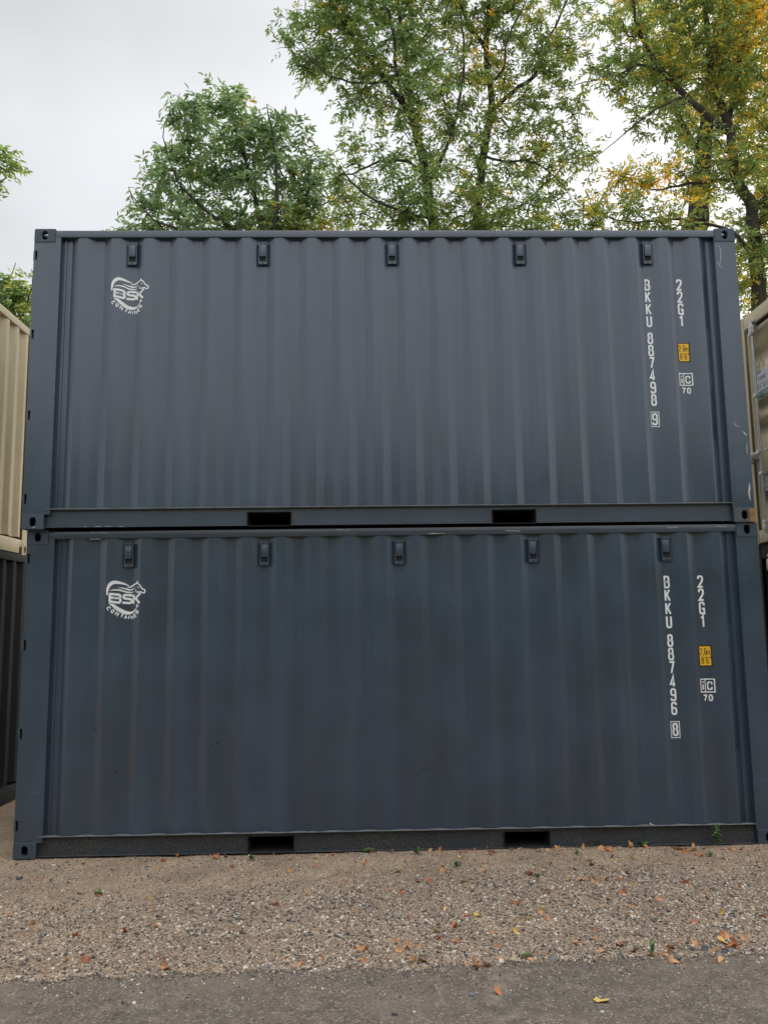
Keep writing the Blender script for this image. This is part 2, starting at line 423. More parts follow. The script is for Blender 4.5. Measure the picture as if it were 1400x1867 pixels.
# ------------------------------------------------------------------ logo: horse head over lettering
def logo_bm(x0, z0, wid, hei):
    bm = bmesh.new()
    fx = lambda u: x0 + (u-292)*wid/770
    fz = lambda v: z0 - (v-327)*hei/758
    k = wid/770
    def brush(pts, closed=False):
        sp = smooth_poly([(fx(a), fz(b), c*k) for a, b, c in pts])
        ribbon([(p[0], p[1]) for p in sp], [max(.0004, p[2]*1.1) for p in sp], closed, bm)
    def poly(pts):
        bm.faces.new([bm.verts.new((fx(a), fz(b), 0)) for a, b in pts])
    brush([(312, 604, 30), (312, 560, 30), (322, 480, 46), (365, 400, 64), (440, 362, 62), (540, 368, 46), (630, 392, 30), (690, 414, 14), (726, 428, 3)])
    brush([(668, 446, 4), (720, 452, 22), (770, 440, 28), (820, 408, 28), (880, 382, 26)])
    poly([(868, 392), (876, 372), (888, 324), (912, 360), (926, 398)])
    brush([(905, 388, 22), (955, 418, 21), (1000, 485, 22), (1050, 512, 24), (1062, 540, 22), (1048, 568, 22), (1010, 568, 22), (985, 552, 22), (930, 552, 20), (885, 552, 18), (864, 520, 14), (854, 485, 4)])
    poly([(892, 466), (912, 448), (930, 446), (946, 462), (918, 468)])
    brush([(512, 466, 4), (590, 470, 20), (670, 490, 28), (735, 508, 28), (795, 494, 18), (836, 468, 3)])
    brush([(350, 522, 3), (440, 507, 22), (550, 513, 26), (650, 542, 28), (735, 556, 26), (795, 550, 12), (818, 538, 3)])
    def rib(pts, w, closed=False):
        ribbon(fillet([(fx(p[0]), fz(p[1])) + tuple(p[2:]) for p in pts], 36*k, closed), w*k, closed, bm)
    rib([(368, 584, 0), (545, 600), (562, 632), (548, 666), (368, 656, 0)], 45, True)
    rib([(368, 652, 0), (548, 668), (566, 714), (545, 756), (368, 728, 0)], 45, True)
    rib([(796, 616), (622, 600), (612, 668), (778, 690), (770, 764), (596, 752)], 46)
    rib([(824, 604), (814, 778)], 46)
    rib([(972, 574), (846, 690)], 44); rib([(862, 668), (955, 768)], 46)
    brush([(346, 768, 3), (430, 800, 48), (520, 872, 64), (620, 930, 66), (720, 955, 56), (800, 940, 34), (860, 895, 20), (895, 846, 8)])
    poly([(905, 772), (918, 806), (942, 822), (916, 836), (902, 862), (892, 832), (870, 816), (894, 802)])
    for ch, u, v, ang in (('C', 352, 858, -52), ('O', 432, 918, -38), ('N', 512, 966, -28), ('T', 594, 1006, -20), ('A', 666, 1030, -8),
                          ('I', 728, 1038, 0), ('N', 796, 1036, 10), ('E', 862, 1002, 26), ('R', 912, 938, 52)):
        c, s = math.cos(math.radians(ang)), math.sin(math.radians(ang)); cx, cz = fx(u), fz(v)
        def xf(p, c=c, s=s, cx=cx, cz=cz): return (cx+p[0]*c-p[1]*s, cz+p[0]*s+p[1]*c)
        w, h = 64*k, 82*k
        glyph(bm, ch, -w/2, -h/2, w, h, 20*k, xf=xf)
    return bm

# ------------------------------------------------------------------ container parts shared by all
def casting_mesh(fx, fy, top):
    """hollow corner casting, outer corner at the origin, body towards +x +y +z (then flipped)"""
    a, b, c, t = .178, .162, .118, .026
    ms = []
    hole = rrect(.0635, .019, .1145, .098, .0255, 6) if not top else rrect(.0635, .020, .1145, .099, .0255, 6)
    out = rrect(0, 0, a, c, (.014 if not top else .004, .003, .003, .014 if top else .004))
    ms.append(plate_mesh('p', [out, hole], t, Matrix(((1, 0, 0, 0), (0, 0, -1, 0), (0, 1, 0, 0), (0, 0, 0, 1))), .0025))
    hole2 = rrect(.055, .020, .105, .098, .025, 6)
    ms.append(plate_mesh('p', [rrect(t, 0, b, c, .003), hole2], t, Matrix(((0, 0, -1, 0), (1, 0, 0, 0), (0, 1, 0, 0), (0, 0, 0, 1))), .002))
    hole3 = rrect(.045, .055, .145, .118, .03, 6)
    z = c if top else 0
    mz = Matrix(((1, 0, 0, 0), (0, 1, 0, 0), (0, 0, 1, z if top else t), (0, 0, 0, 1)))
    ms.append(plate_mesh('p', [rrect(t+.0005, t+.0005, a-.001, b-.001, .003), hole3], t, mz, .002))
    me = join_meshes('corner_casting', ms)
    bm = bmesh.new(); bm.from_mesh(me)
    box_bm(bm, (a-.008, t, .004), (a-.001, b-.002, c-.004)); box_bm(bm, (t, b-.009, .004), (a-.009, b-.002, c-.004))
    for v in bm.verts:
        v.co.x = LN*fx + (-v.co.x if fx else v.co.x); v.co.y = WD*fy + (-v.co.y if fy else v.co.y)
        v.co.z += HT-c if top else 0
    bmesh.ops.recalc_face_normals(bm, faces=bm.faces)
    me2 = bpy.data.meshes.new('corner_casting'); bm.to_mesh(me2); bm.free(); bpy.data.meshes.remove(me)
    me2.polygons.foreach_set('use_smooth', np.ones(len(me2.polygons), bool)); me2.set_sharp_from_angle(angle=math.radians(35))
    return me2
CAST = {(fx, fy, tp): casting_mesh(fx, fy, tp) for fx in (0, 1) for fy in (0, 1) for tp in (0, 1)}

def end_mesh():
    pts = corr_pts(.165, WD-.165, .075, .250, 1, 9, .012, .057, .075, .060)
    zs = np.linspace(.19, 2.50, 8); n = len(pts)
    Y = np.array([p[0] for p in pts]); D = np.array([p[1] for p in pts])
    YY, ZZ = np.meshgrid(Y, zs); XX = LN - np.broadcast_to(D, YY.shape)
    V = np.stack([XX, YY, ZZ], -1).reshape(-1, 3)
    q = [(i*n+j, i*n+j+1, (i+1)*n+j+1, (i+1)*n+j) for i in range(len(zs)-1) for j in range(n-1)]
    me = np_mesh('end_panel', V, q, smooth=True); me.set_sharp_from_angle(angle=math.radians(50)); return me
def door_mesh(y0, y1, grooves, zlo, zhi):
    """door leaf facing -x with horizontal swages (grooves: top and bottom of each, local z)"""
    prof = [(zhi, .030), (zhi-.052, .030), (zhi-.055, .042)]
    for a, b in grooves: prof += [(a, .042), (a-.036, .100), (b+.075, .100), (b, .042)]
    prof += [(zlo+.055, .042), (zlo+.052, .030), (zlo, .030)]
    ys = [y0, y0+.05, y0+.052, y1-.052, y1-.05, y1]
    V, q = [], []
    for z, d in prof:
        for j, y in enumerate(ys): V.append((d if 2 <= j <= 3 else .030, y, z))
    n = len(ys)
    for i in range(len(prof)-1):
        for j in range(n-1): q.append((i*n+j, i*n+j+1, (i+1)*n+j+1, (i+1)*n+j))
    return np_mesh('door', V, q)
GRV = [(2.18, 1.96), (1.605, 1.425), (1.36, 1.15), (.61, .40)]

def c_rail_mesh(name, fy, hx0=.180, hx1=LN-.180):
    """bottom side rail: channel open to the outside, cut for the two fork pockets"""
    bm = bmesh.new()
    px = ((1.83, 2.186), (3.862, 4.222))
    segs = [(hx0, px[0][0]-.006), (px[0][1]+.006, px[1][0]-.006), (px[1][1]+.006, hx1)]
    for a, b in segs: box_bm(bm, (a, .046, .0165), (b, .052, .1595))
    for a, b in px: box_bm(bm, (a-.006, .046, .130), (b+.006, .052, .1595))
    for a, b in segs: box_bm(bm, (a, .008, .0115), (b, .052, .0160), .001, 1)
    if fy:
        for v in bm.verts: v.co.y = WD - v.co.y
    return fin(bm, name)
def flange_mesh(fy, hx0=.180, hx1=LN-.180):
    bm = bmesh.new(); box_bm(bm, (hx0, .002, .160), (hx1, .0575, .1650), .0012, 1)
    if fy:
        for v in bm.verts: v.co.y = WD - v.co.y
    return fin(bm, 'rail_flange')
def pocket_mesh(a, b):
    bm = bmesh.new(); t = .005
    box_bm(bm, (a-t, .030, .0125), (a, WD-.03, .126)); box_bm(bm, (b, .030, .0125), (b+t, WD-.03, .126))
    box_bm(bm, (a-t, .047, .1262), (b+t, WD-.047, .1295)); box_bm(bm, (a, .012, .0090), (b, WD-.012, .0130))
    return fin(bm, 'forklift_pocket')
def vent_meshes():
    w, h = .075, .198
    T = Matrix(((1, 0, 0, 0), (0, 0, -1, -.0055), (0, 1, 0, 0), (0, 0, 0, 1)))
    fr = plate_mesh('v', [rrect(-w/2, -h/2, w/2, h/2, .004, 3), rrect(-w/2+.009, -h/2+.026, w/2-.009, h/2-.026, .002, 2)], .010, T, .0022)
    bm = bmesh.new(); bm.from_mesh(fr); bpy.data.meshes.remove(fr)
    for sx in (-1, 1): box_bm(bm, (sx*(w/2-.003)-.003, -.0085, -h/2), (sx*(w/2-.003)+.003, .0, h/2), .0015, 1)
    box_bm(bm, (-w/2+.002, .004, -h/2+.002), (w/2-.002, .036, h/2-.002))
    frame = fin(bm, 'vent', 35)
    bm = bmesh.new(); box_bm(bm, (-.0270, -.0120, -.030), (.0270, .003, .0725), .0025)
    hood = fin(bm, 'hood', 35)
    bm = bmesh.new(); box_bm(bm, (-.0275, .0015, -.071), (.0275, .0036, -.026)); opening_shade = fin(bm, 'opening_shade')  # solid slab, coloured black for the shade inside the vent slot
    bm = bmesh.new(); cyl_bm(bm, (0, -.0075, 0), (0, -.004, 0), .006, 8); screw = fin(bm, 'screw')
    return frame, hood, opening_shade, screw
VENT = vent_meshes()

PX = ((1.83, 2.186), (3.862, 4.222))
FLANGE = {f: flange_mesh(f) for f in (0, 1)}
C_RAIL = {f: c_rail_mesh('bottom_rail', f) for f in (0, 1)}
POCK = [pocket_mesh(*p) for p in PX]
ENDM = end_mesh()
def simple(name, parts, bev=0.):
    bm = bmesh.new()
    for lo, hi in parts: box_bm(bm, lo, hi, bev)
    return fin(bm, name, 40 if bev else None)
def post_mesh(fx, fy):
    """corner post; the door-end posts have hinge slots cut in the front plate"""
    wv = .185 if fx else .225; z0, z1 = .1185, HT-.1185
    holes = []
    if not fx:
        for zc in (2.355, 1.655, .955, .250): holes.append(rrect(.011, zc-.040, .030, zc+.040))
    me = plate_mesh('p', [[(0, z0), (wv, z0), (wv, 2.5155), (.1790, 2.5155), (.1790, z1), (0, z1)]]+holes, .006, Matrix(((1, 0, 0, 0), (0, 0, -1, .006), (0, 1, 0, 0), (0, 0, 0, 1))))
    bm = bmesh.new(); bm.from_mesh(me); bpy.data.meshes.remove(me)
    box_bm(bm, (.0, .0122, z0), (.0060, .1685, z1)); box_bm(bm, (wv-.006, .0122, z0), (wv, .10, 2.5155))
    box_bm(bm, (.0065, .045, z0), (wv-.0065, .052, z1))
    # rounded outer edge
    for v in bm.verts:
        v.co.x = v.co.x if not fx else LN - v.co.x
        v.co.y = v.co.y if not fy else WD - v.co.y
    return fin(bm, 'corner_post')
POST = {(fx, fy): post_mesh(fx, fy) for fx in (0, 1) for fy in (0, 1)}
TOPR = {f: simple('top_rail', [((.1785, WD-.066 if f else .005, 2.516), (LN-.1785, WD-.005 if f else .066, 2.577))], .003) for f in (0, 1)}
ROOF = simple('roof_panel', [((.17, .067, 2.560), (LN-.17, WD-.067, 2.566))])
FLOOR = simple('floor', [((.06, .058, .140), (LN-.06, WD-.058, .165))])
HEAD = simple('header', [((.004, .170, 2.440), (.060, WD-.170, 2.585))], .003)
SILL = simple('sill', [((.004, .170, .012), (.060, WD-.170, .150))], .003)
EFT = simple('end_top_rail', [((LN-.062, .170, 2.500), (LN-.004, WD-.170, 2.580))], .003)
EFB = simple('end_bottom_rail', [((LN-.052, .225, .014), (LN-.004, WD-.225, .165)), ((LN-.052, .165, .085), (LN-.004, .224, .165)), ((LN-.052, WD-.224, .085), (LN-.004, WD-.165, .165))], .002)
DOORS = [door_mesh(.172, 1.213, GRV, .165, 2.395), door_mesh(1.225, WD-.172, GRV, .165, 2.395)]
GASK = simple('door_gasket', [((.042, .165, 2.392), (.060, WD-.165, 2.441)), ((.034, 1.2135, .16), (.050, 1.2245, 2.39))])
def rod_mesh():
    bm = bmesh.new()
    cyl_bm(bm, (-.022, 0, .11), (-.022, 0, 2.47), .0165, 14)
    for z in (2.40, 1.62, .75, .22): box_bm(bm, (-.046, -.030, z-.020), (.030, .030, z+.020), .004)
    box_bm(bm, (-.050, -.024, 2.295), (-.004, .024, 2.420), .006); box_bm(bm, (-.036, -.055, 2.31), (-.018, .000, 2.40), .004)
    box_bm(bm, (-.050, -.024, .12), (-.004, .024, .20), .006)
    box_bm(bm, (-.030, -.040, 2.44), (.006, .040, 2.475), .006); box_bm(bm, (-.030, -.040, .100), (.006, .040, .135), .006)
    return fin(bm, 'lock_rod', 40)
ROD = rod_mesh()
def handle_mesh():
    bm = bmesh.new()
    cyl_bm(bm, (-.048, .020, 0), (-.048, .40, -.012), .011, 8)
    box_bm(bm, (-.056, -.022, -.022), (-.020, .045, .022), .005); box_bm(bm, (-.055, .155, -.055), (.040, .215, .030), .008)
    cyl_bm(bm, (-.060, .185, -.075), (-.028, .185, -.075), .026, 10)
    return fin(bm, 'handle', 40)
HANDLE = handle_mesh()
def hinge_mesh():
    bm = bmesh.new()
    box_bm(bm, (-.003, .009, -.034), (.0095, .030, .034), .003); cyl_bm(bm, (-.002, .016, -.045), (-.002, .016, .045), .006, 8)
    return fin(bm, 'hinge', 40)
HINGE = hinge_mesh()

def container(label, loc, rotz, sd, mp, mrail, mlow, mcast, vents=True, cast_over=None):
    t = thing('shipping_container', label, 'shipping container', loc, rotz, 'stacked shipping containers')
    link('side_panel', side_mesh('side_panel', sd), mp, t)
    link('side_panel', side_mesh('side_panel', sd+1, True), mp, t)
    def own(me, m):
        c = me.copy(); c.materials.clear(); c.materials.append(m); return c
    link('end_panel', own(ENDM, mp), None, t)
    for me in (EFT, EFB, HEAD, SILL): link(me.name.split('.')[0], own(me, mrail), None, t)
    for f in (0, 1):
        link('top_rail', own(TOPR[f], mrail), None, t)
        br = link('bottom_rail', own(C_RAIL[f], mlow), None, t)
        link('rail_flange', own(FLANGE[f], M_ledge if mp is M_slate else mlow), None, br)
    link('roof_panel', own(ROOF, mp), None, t); link('floor', own(FLOOR, M_plywood), None, t)
    for p in POCK: link('forklift_pocket', own(p, M_pocket), None, t)
    for k, me in POST.items(): link('corner_post', own(me, mp), None, t)
    for k, me in CAST.items():
        m = (cast_over or {}).get(k, mcast)
        o = link('corner_casting', own(me, m), None, t)
        if m is M_rust: o['label'] = 'rusty corner casting with bare orange metal'
    for i, me in enumerate(DOORS):
        d = link('door', own(me, mp), None, t)
        for y in ((.40, .92), (1.50, 2.036))[i]:
            link('lock_rod', own(ROD, M_galv), None, d, (0, y, 0))
            link('handle', own(HANDLE, M_galv), None, d, (0, y, .985))
    link('door_gasket', own(GASK, M_black), None, t)
    for zc in (2.355, 1.655, .955, .250):
        h = link('hinge', own(HINGE, mrail), None, t, (0, 0, zc))
        h2 = link('hinge', own(HINGE, mrail), None, t, (0, WD, zc)); h2.scale = (1, -1, 1)
    if vents:
        for i in range(5):
            x = X0C + 4*i*PITCH_C
            v = link('vent', own(VENT[0], M_vent), None, t, (x, .0270, 2.376 + random.uniform(-.003, .003)))
            v.rotation_euler = (0, random.uniform(-.012, .012), 0)
            hd = link('hood', own(VENT[1], M_vent), None, v, (random.choice((-.002, .0, .002)), 0, 0))
            link('opening_shade', own(VENT[2], M_black), None, v)  # black here paints the slot's inner shade
            for sx, sz in ((-.016, .086), (.016, .086), (0, -.085)): link('screw', own(VENT[3], M_black), None, v, (sx, 0, sz))
    return t

def markings(t, sd, serial, check, dx=0., dz=0.):
    """white lettering of the front side"""
    bm = bmesh.new(); w, h, tk = .050, .105, .0155
    x, z = 5.2525+dx, 2.146+dz
    pit = .1098
    for i, ch in enumerate('BKKU'): glyph(bm, ch, x, z-h-i*pit, w, h, tk)
    z2 = z - .482
    for i, ch in enumerate(serial): glyph(bm, ch, x, z2-h-i*pit, w, h, tk)
    z3 = z - 1.199
    glyph(bm, check, x, z3-h, w, h, tk)
    ribbon([(x-.010, z3-h-.012), (x+w+.010, z3-h-.012), (x+w+.010, z3+.010), (x-.010, z3+.010)], .006, True, bm)
    decal('serial_number', bm, M_white, t, sd)
    bm = bmesh.new()
    for i, ch in enumerate('22G1'): glyph(bm, ch, x+.281, z-h-i*pit, w, h, tk)
    decal('size_code', bm, M_white, t, sd)
    # yellow height sticker
    bm = bmesh.new(); sx, sz = 5.513+dx, 1.405+dz
    bm.faces.new([bm.verts.new((a, b, 0)) for a, b in rrect(sx-.008, sz-.008, sx+.100, sz+.163, .008)])
    st = decal('height_sticker', bm, M_ink, t, sd, .0018)
    bm = bmesh.new(); bm.faces.new([bm.verts.new((a, b, 0)) for a, b in rrect(sx, sz, sx+.092, sz+.155, .006)])
    decal('sticker_face', bm, M_yellow, st, sd, .0024)
    bm = bmesh.new()
    text_row(bm, '2,6', sx+.005, sz+.085, .0185, .056, .0052, .0045); glyph(bm, 'm', sx+.060, sz+.085, .028, .056, .0046)
    text_row(bm, "8'6\"", sx+.014, sz+.014, .0195, .056, .0052, .0050)
    decal('lettering', bm, M_ink, st, sd, .0030)
    # boxed ic mark over 70
    bm = bmesh.new(); bx, bz = 5.506+dx, 1.190+dz; bw, bh = .112, .104
    ribbon([(bx, bz), (bx+bw, bz), (bx+bw, bz+bh), (bx, bz+bh)], .0085, True, bm)
    ribbon([(bx+.040, bz), (bx+.040, bz+bh)], .007, False, bm)
    glyph(bm, 'i', bx+.010, bz+.014, .024, .076, .012); glyph(bm, 'c', bx+.054, bz+.016, .044, .104, .011)
    glyph(bm, '7', bx+.016, bz-.074, .034, .054, .0105, 0); glyph(bm, '0', bx+.062, bz-.074, .034, .054, .0105)
    decal('intermodal_mark', bm, M_white, t, sd)
    for x in (1.388, 2.502, 3.616, 4.730):
        bm = bmesh.new(); xs = x + .0
        ribbon([(xs+random.uniform(-.0006, .0006), z) for z in np.linspace(ZB+.004, ZT-.004, 22)], [random.uniform(.003, .006) for _ in range(22)], False, bm)
        decal('weld_seam', bm, M_slate_rail, t, sd, .0016)
    decal('logo', logo_bm(.659, 2.160+dz, .316, .320), M_white, t, sd)

# ------------------------------------------------------------------ the ground
def ground_material():
    m, nt, b = mat('sandy gravel'); co = objco(nt)
    big = noise(nt, co, .9, 4, .6); mid = noise(nt, co, 7, 5, .65); fine = noise(nt, co, 70, 6, .85)
    base = ramp(nt, mid.outputs[0], [(.25, (.31, .218, .142)), (.5, (.405, .292, .196)), (.8, (.49, .365, .256))]).outputs[0]
    v1 = node(nt, 'ShaderNodeTexVoronoi'); v1.inputs['Scale'].default_value = 95; nt.links.new(co, v1.inputs['Vector'])
    sepc = node(nt, 'ShaderNodeSeparateColor'); nt.links.new(v1.outputs['Color'], sepc.inputs[0])
    stone = ramp(nt, sepc.outputs[0], [(0, (.07, .07, .075)), (.22, (.22, .18, .14)), (.5, (.36, .27, .19)), (.75, (.47, .37, .27)), (1, (.66, .58, .48))]).outputs[0]
    edge = ramp(nt, v1.outputs['Distance'], [(.30, (1, 1, 1)), (.62, (0, 0, 0))]).outputs[0]
    dens = ramp(nt, big.outputs[0], [(.38, (.40,)*3), (.62, (.85,)*3)]).outputs[0]
    fac = mathn(nt, 'MULTIPLY', mathn(nt, 'MULTIPLY', edge, dens), 1.0)
    damp = ramp(nt, noise(nt, co, 2.3, 5, .65).outputs[0], [(.36, (.72, .70, .68)), (.60, (1.06,)*3)]).outputs[0]
    c = mix(nt, 1.0, mix(nt, fac, base, stone), damp, 'MULTIPLY')
    gr = ramp(nt, fine.outputs[0], [(.3, (.60,)*3), (.7, (1.35,)*3)]).outputs[0]
    c = mix(nt, .8, c, gr, 'MULTIPLY')
    nt.links.new(c, b.inputs['Base Color']); b.inputs['Roughness'].default_value = .95
    h = mathn(nt, 'ADD', mathn(nt, 'MULTIPLY', fac, .7), mathn(nt, 'MULTIPLY', fine.outputs[0], .6))
    nt.links.new(bump(nt, h, .8, .008, bump(nt, mid.outputs[0], .5, .03)), b.inputs['Normal'])
    return m
M_ground = ground_material()
def asphalt_material():
    m, nt, b = mat('worn asphalt'); co = objco(nt)
    big = noise(nt, co, 1.1, 5, .6); mid = noise(nt, co, 9, 5, .7); fine = noise(nt, co, 95, 6, .85)
    base = ramp(nt, mid.outputs[0], [(.25, (.090, .075, .062)), (.5, (.15, .122, .098)), (.75, (.245, .198, .155))]).outputs[0]
    v1 = node(nt, 'ShaderNodeTexVoronoi'); v1.inputs['Scale'].default_value = 80; nt.links.new(co, v1.inputs['Vector'])
    sepc = node(nt, 'ShaderNodeSeparateColor'); nt.links.new(v1.outputs['Color'], sepc.inputs[0])
    stone = ramp(nt, sepc.outputs[0], [(0, (.040, .036, .033)), (.3, (.10, .085, .070)), (.65, (.20, .163, .128)), (.88, (.33, .272, .21)), (1, (.50, .44, .36))]).outputs[0]
    edge = ramp(nt, v1.outputs['Distance'], [(.30, (1, 1, 1)), (.60, (0, 0, 0))]).outputs[0]
    c = mix(nt, mathn(nt, 'MULTIPLY', edge, .8), base, stone)
    sand = ramp(nt, big.outputs[0], [(.50, (0, 0, 0)), (.72, (.55,)*3)]).outputs[0]
    c = mix(nt, sand, c, (.24, .19, .145))
    # sandy crack running away from the camera
    sp = node(nt, 'ShaderNodeSeparateXYZ'); nt.links.new(co, sp.inputs[0])
    wig = noise(nt, co, 4.0, 4, .6)
    dx = mathn(nt, 'ADD', mathn(nt, 'SUBTRACT', sp.outputs['X'], 3.42), mathn(nt, 'MULTIPLY', mathn(nt, 'SUBTRACT', wig.outputs[0], .5), .35))
    cr = ramp(nt, mathn(nt, 'ABSOLUTE', dx), [(.015, (.8,)*3), (.085, (0, 0, 0))]).outputs[0]
    c = mix(nt, mathn(nt, 'MULTIPLY', cr, ramp(nt, mid.outputs[0], [(.4, (0,)*3), (.6, (1,)*3)]).outputs[0]), c, (.27, .225, .175))
    gr = ramp(nt, fine.outputs[0], [(.3, (.55,)*3), (.7, (1.4,)*3)]).outputs[0]
    c = mix(nt, .8, c, gr, 'MULTIPLY')
    nt.links.new(c, b.inputs['Base Color']); b.inputs['Roughness'].default_value = .9
    h = mathn(nt, 'ADD', edge, mathn(nt, 'MULTIPLY', fine.outputs[0], .8))
    nt.links.new(bump(nt, h, .7, .006), b.inputs['Normal'])
    return m
M_asph = asphalt_material()

def vnoise(x, y, seed=0):
    """smooth value noise"""
    def h(i, j): 
        v = np.sin(i*127.1+j*311.7+seed*74.7)*43758.5453; return v-np.floor(v)
    xi, yi = np.floor(x), np.floor(y); fx, fy = x-xi, y-yi
    fx, fy = fx*fx*(3-2*fx), fy*fy*(3-2*fy)
    return (h(xi, yi)*(1-fx)+h(xi+1, yi)*fx)*(1-fy)+(h(xi, yi+1)*(1-fx)+h(xi+1, yi+1)*fx)*fy
def edge_y(x):
    """northern edge of the asphalt"""
    x = np.asarray(x, float)
    return -2.215 + .028*(x-2.8) + .05*(vnoise(x*1.7, x*0+.3, 1)-.5) + .06*(vnoise(x*5, x*0+.7, 2)-.5) + .045*(vnoise(x*17, x*0+.2, 3)-.5) + .02*(vnoise(x*43, x*0+.2, 13)-.5)
def gz(x, y):
    x = np.asarray(x, float); y = np.asarray(y, float)
    z = .016*(vnoise(x*1.3, y*1.3, 5)-.5) + .010*(vnoise(x*4, y*4, 6)-.5) + .006*(vnoise(x*11, y*11, 7)-.5)
    z = z + .012*np.exp(-((y+.10)/.10)**2)*np.clip((x-.5)*3, 0, 1)*np.clip((5.75-x)*3, 0, 1)
    fade = np.clip((y+2.6)/.35, 0, 1)
    return z*fade - .012*(1-fade)
# fine sheet in the yard, ringed by a coarse sheet that runs to the horizon
gx = np.arange(-2.5, 8.51, .045); gy = np.arange(-2.7, 3.0, .045)
XX, YY = np.meshgrid(gx, gy); ZZ = gz(XX, YY)
ex = np.concatenate([[-900, -200, -40, -10], gx, [16, 50, 200, 900]]); ey = np.concatenate([[-900, -200, -40, -10], gy, [10, 40, 200, 900]])
XX, YY = np.meshgrid(ex, ey); ZZ = gz(XX, YY)
nx = len(ex)
quads = (np.arange(len(ey)-1)[:, None]*nx + np.arange(nx-1)[None, :]).reshape(-1, 1) + np.array([0, 1, nx+1, nx])[None, :]
g = link('ground', np_mesh('ground', np.stack([XX, YY, ZZ], -1).reshape(-1, 3), quads, smooth=True), M_ground); g['kind'] = 'structure'

ax = np.concatenate([[-600, -60, -12], np.arange(-4, 10.01, .02), [18, 60, 600]])
ay = edge_y(ax); V, q = [], []
jag = .012*(vnoise(ax*55, ax*0, 9)-.5)
rows = [(-.0015, 0, -.03), (0, .003, 0), (-.03, .010, 1), (-.10, .0125, 1), (-.5, .0125, 1), (-2.5, .0125, 1), (-9, .0125, 1)]
for dy, z, k in rows: V.append(np.stack([ax, ay+dy+jag, np.full_like(ax, z if k else z) + (.003*(vnoise(ax*9, ax*0+dy*9, 4)-.5) if k else 0) + (k if k < 0 else 0)], -1))
V = np.concatenate(V); n = len(ax)
q = (np.arange(len(rows)-1)[:, None]*n + np.arange(n-1)[None, :]).reshape(-1, 1) + np.array([0, n, n+1, 1])[None, :]
road = link('road', np_mesh('road', V, q, smooth=True), M_asph); road['kind'] = 'structure'

# ------------------------------------------------------------------ gravel
def stone_material():
    m, nt, b = mat('gravel stones')
    gm = node(nt, 'ShaderNodeNewGeometry'); co = objco(nt)
    c = ramp(nt, gm.outputs['Random Per Island'], [(0, (.045, .048, .055)), (.18, (.10, .095, .09)), (.32, (.21, .17, .13)), (.45, (.34, .26, .185)), (.62, (.41, .315, .225)),
             (.76, (.30, .19, .13)), (.86, (.48, .40, .30)), (.94, (.62, .55, .45)), (1, (.78, .73, .65))]).outputs[0]
    n = noise(nt, co, 240, 3, .6)
    c = mix(nt, .6, c, ramp(nt, n.outputs[0], [(.3, (.75,)*3), (.7, (1.2,)*3)]).outputs[0], 'MULTIPLY')
    nt.links.new(c, b.inputs['Base Color']); b.inputs['Roughness'].default_value = .85
    nt.links.new(bump(nt, n.outputs[0], .4, .003), b.inputs['Normal'])
    return m
M_stone = stone_material()
bm = bmesh.new(); bmesh.ops.create_icosphere(bm, subdivisions=1, radius=1); ICO_V = np.array([v.co[:] for v in bm.verts]); ICO_F = np.array([[v.index for v in f.verts] for f in bm.faces]); bm.free()
def stones_np(P, size, flat=.62):
    N = len(P)
    sc = size[:, None]*np.stack([RNG.uniform(.75, 1.35, N), RNG.uniform(.7, 1.1, N), RNG.uniform(flat-.17, flat+.17, N)], 1)
    V = ICO_V[None]*(1+RNG.uniform(-.17, .17, (N, len(ICO_V), 1)))*sc[:, None, :]
    tl = RNG.uniform(-.35, .35, (N, 1)); a = RNG.uniform(0, 6.283, (N, 1))
    x, y, z = V[..., 0], V[..., 1], V[..., 2]
    x, z = x*np.cos(tl)-z*np.sin(tl), x*np.sin(tl)+z*np.cos(tl)
    x, y = x*np.cos(a)-y*np.sin(a), x*np.sin(a)+y*np.cos(a)
    V = np.stack([x, y, z], -1) + P[:, None, :]
    F = ICO_F[None] + (np.arange(N)*len(ICO_V))[:, None, None]
    return V.reshape(-1, 3), F.reshape(-1, 3)
def sm(a, b, x): t = np.clip((x-a)/(b-a), 0, 1); return t*t*(3-2*t)
N = 330000
X = RNG.uniform(-.7, 6.7, N); Y = RNG.uniform(-2.62, .25, N)
ed = edge_y(X)
band = sm(-.55, -1.25, Y + .55*(vnoise(X*.9, Y*1.2, 21)-.5) - .28*sm(1.2, 3.4, X))
dens = .38 + .62*band*(.35+.65*sm(.2, 2.2, X + .6*(vnoise(X, Y*2, 22)-.5))) + .14*(vnoise(X*2.5, Y*2.5, 23)-.5)
dens = np.where(Y < ed, .85*np.exp((Y-ed)/.055)+.16*np.exp((Y-ed)/.20)+.014, dens)
keep = RNG.uniform(0, 1, N) < dens*.75
X, Y, ed, band = X[keep], Y[keep], ed[keep], band[keep]
size = np.clip(RNG.lognormal(math.log(.0038), .45, len(X)), .0022, .0112)
size = size*(.84+.34*band*vnoise(X*1.9, Y*1.9, 25)+.14*band)
size = np.where(Y < ed, size*.75, size)
Z = gz(X, Y); Z = np.where(Y < ed, .0125, Z) + size*.18
V, F = stones_np(np.stack([X, Y, Z], 1), size)
gs = link('gravel', np_mesh('gravel', V, None, F, smooth=True), M_stone); gs['kind'] = 'stuff'
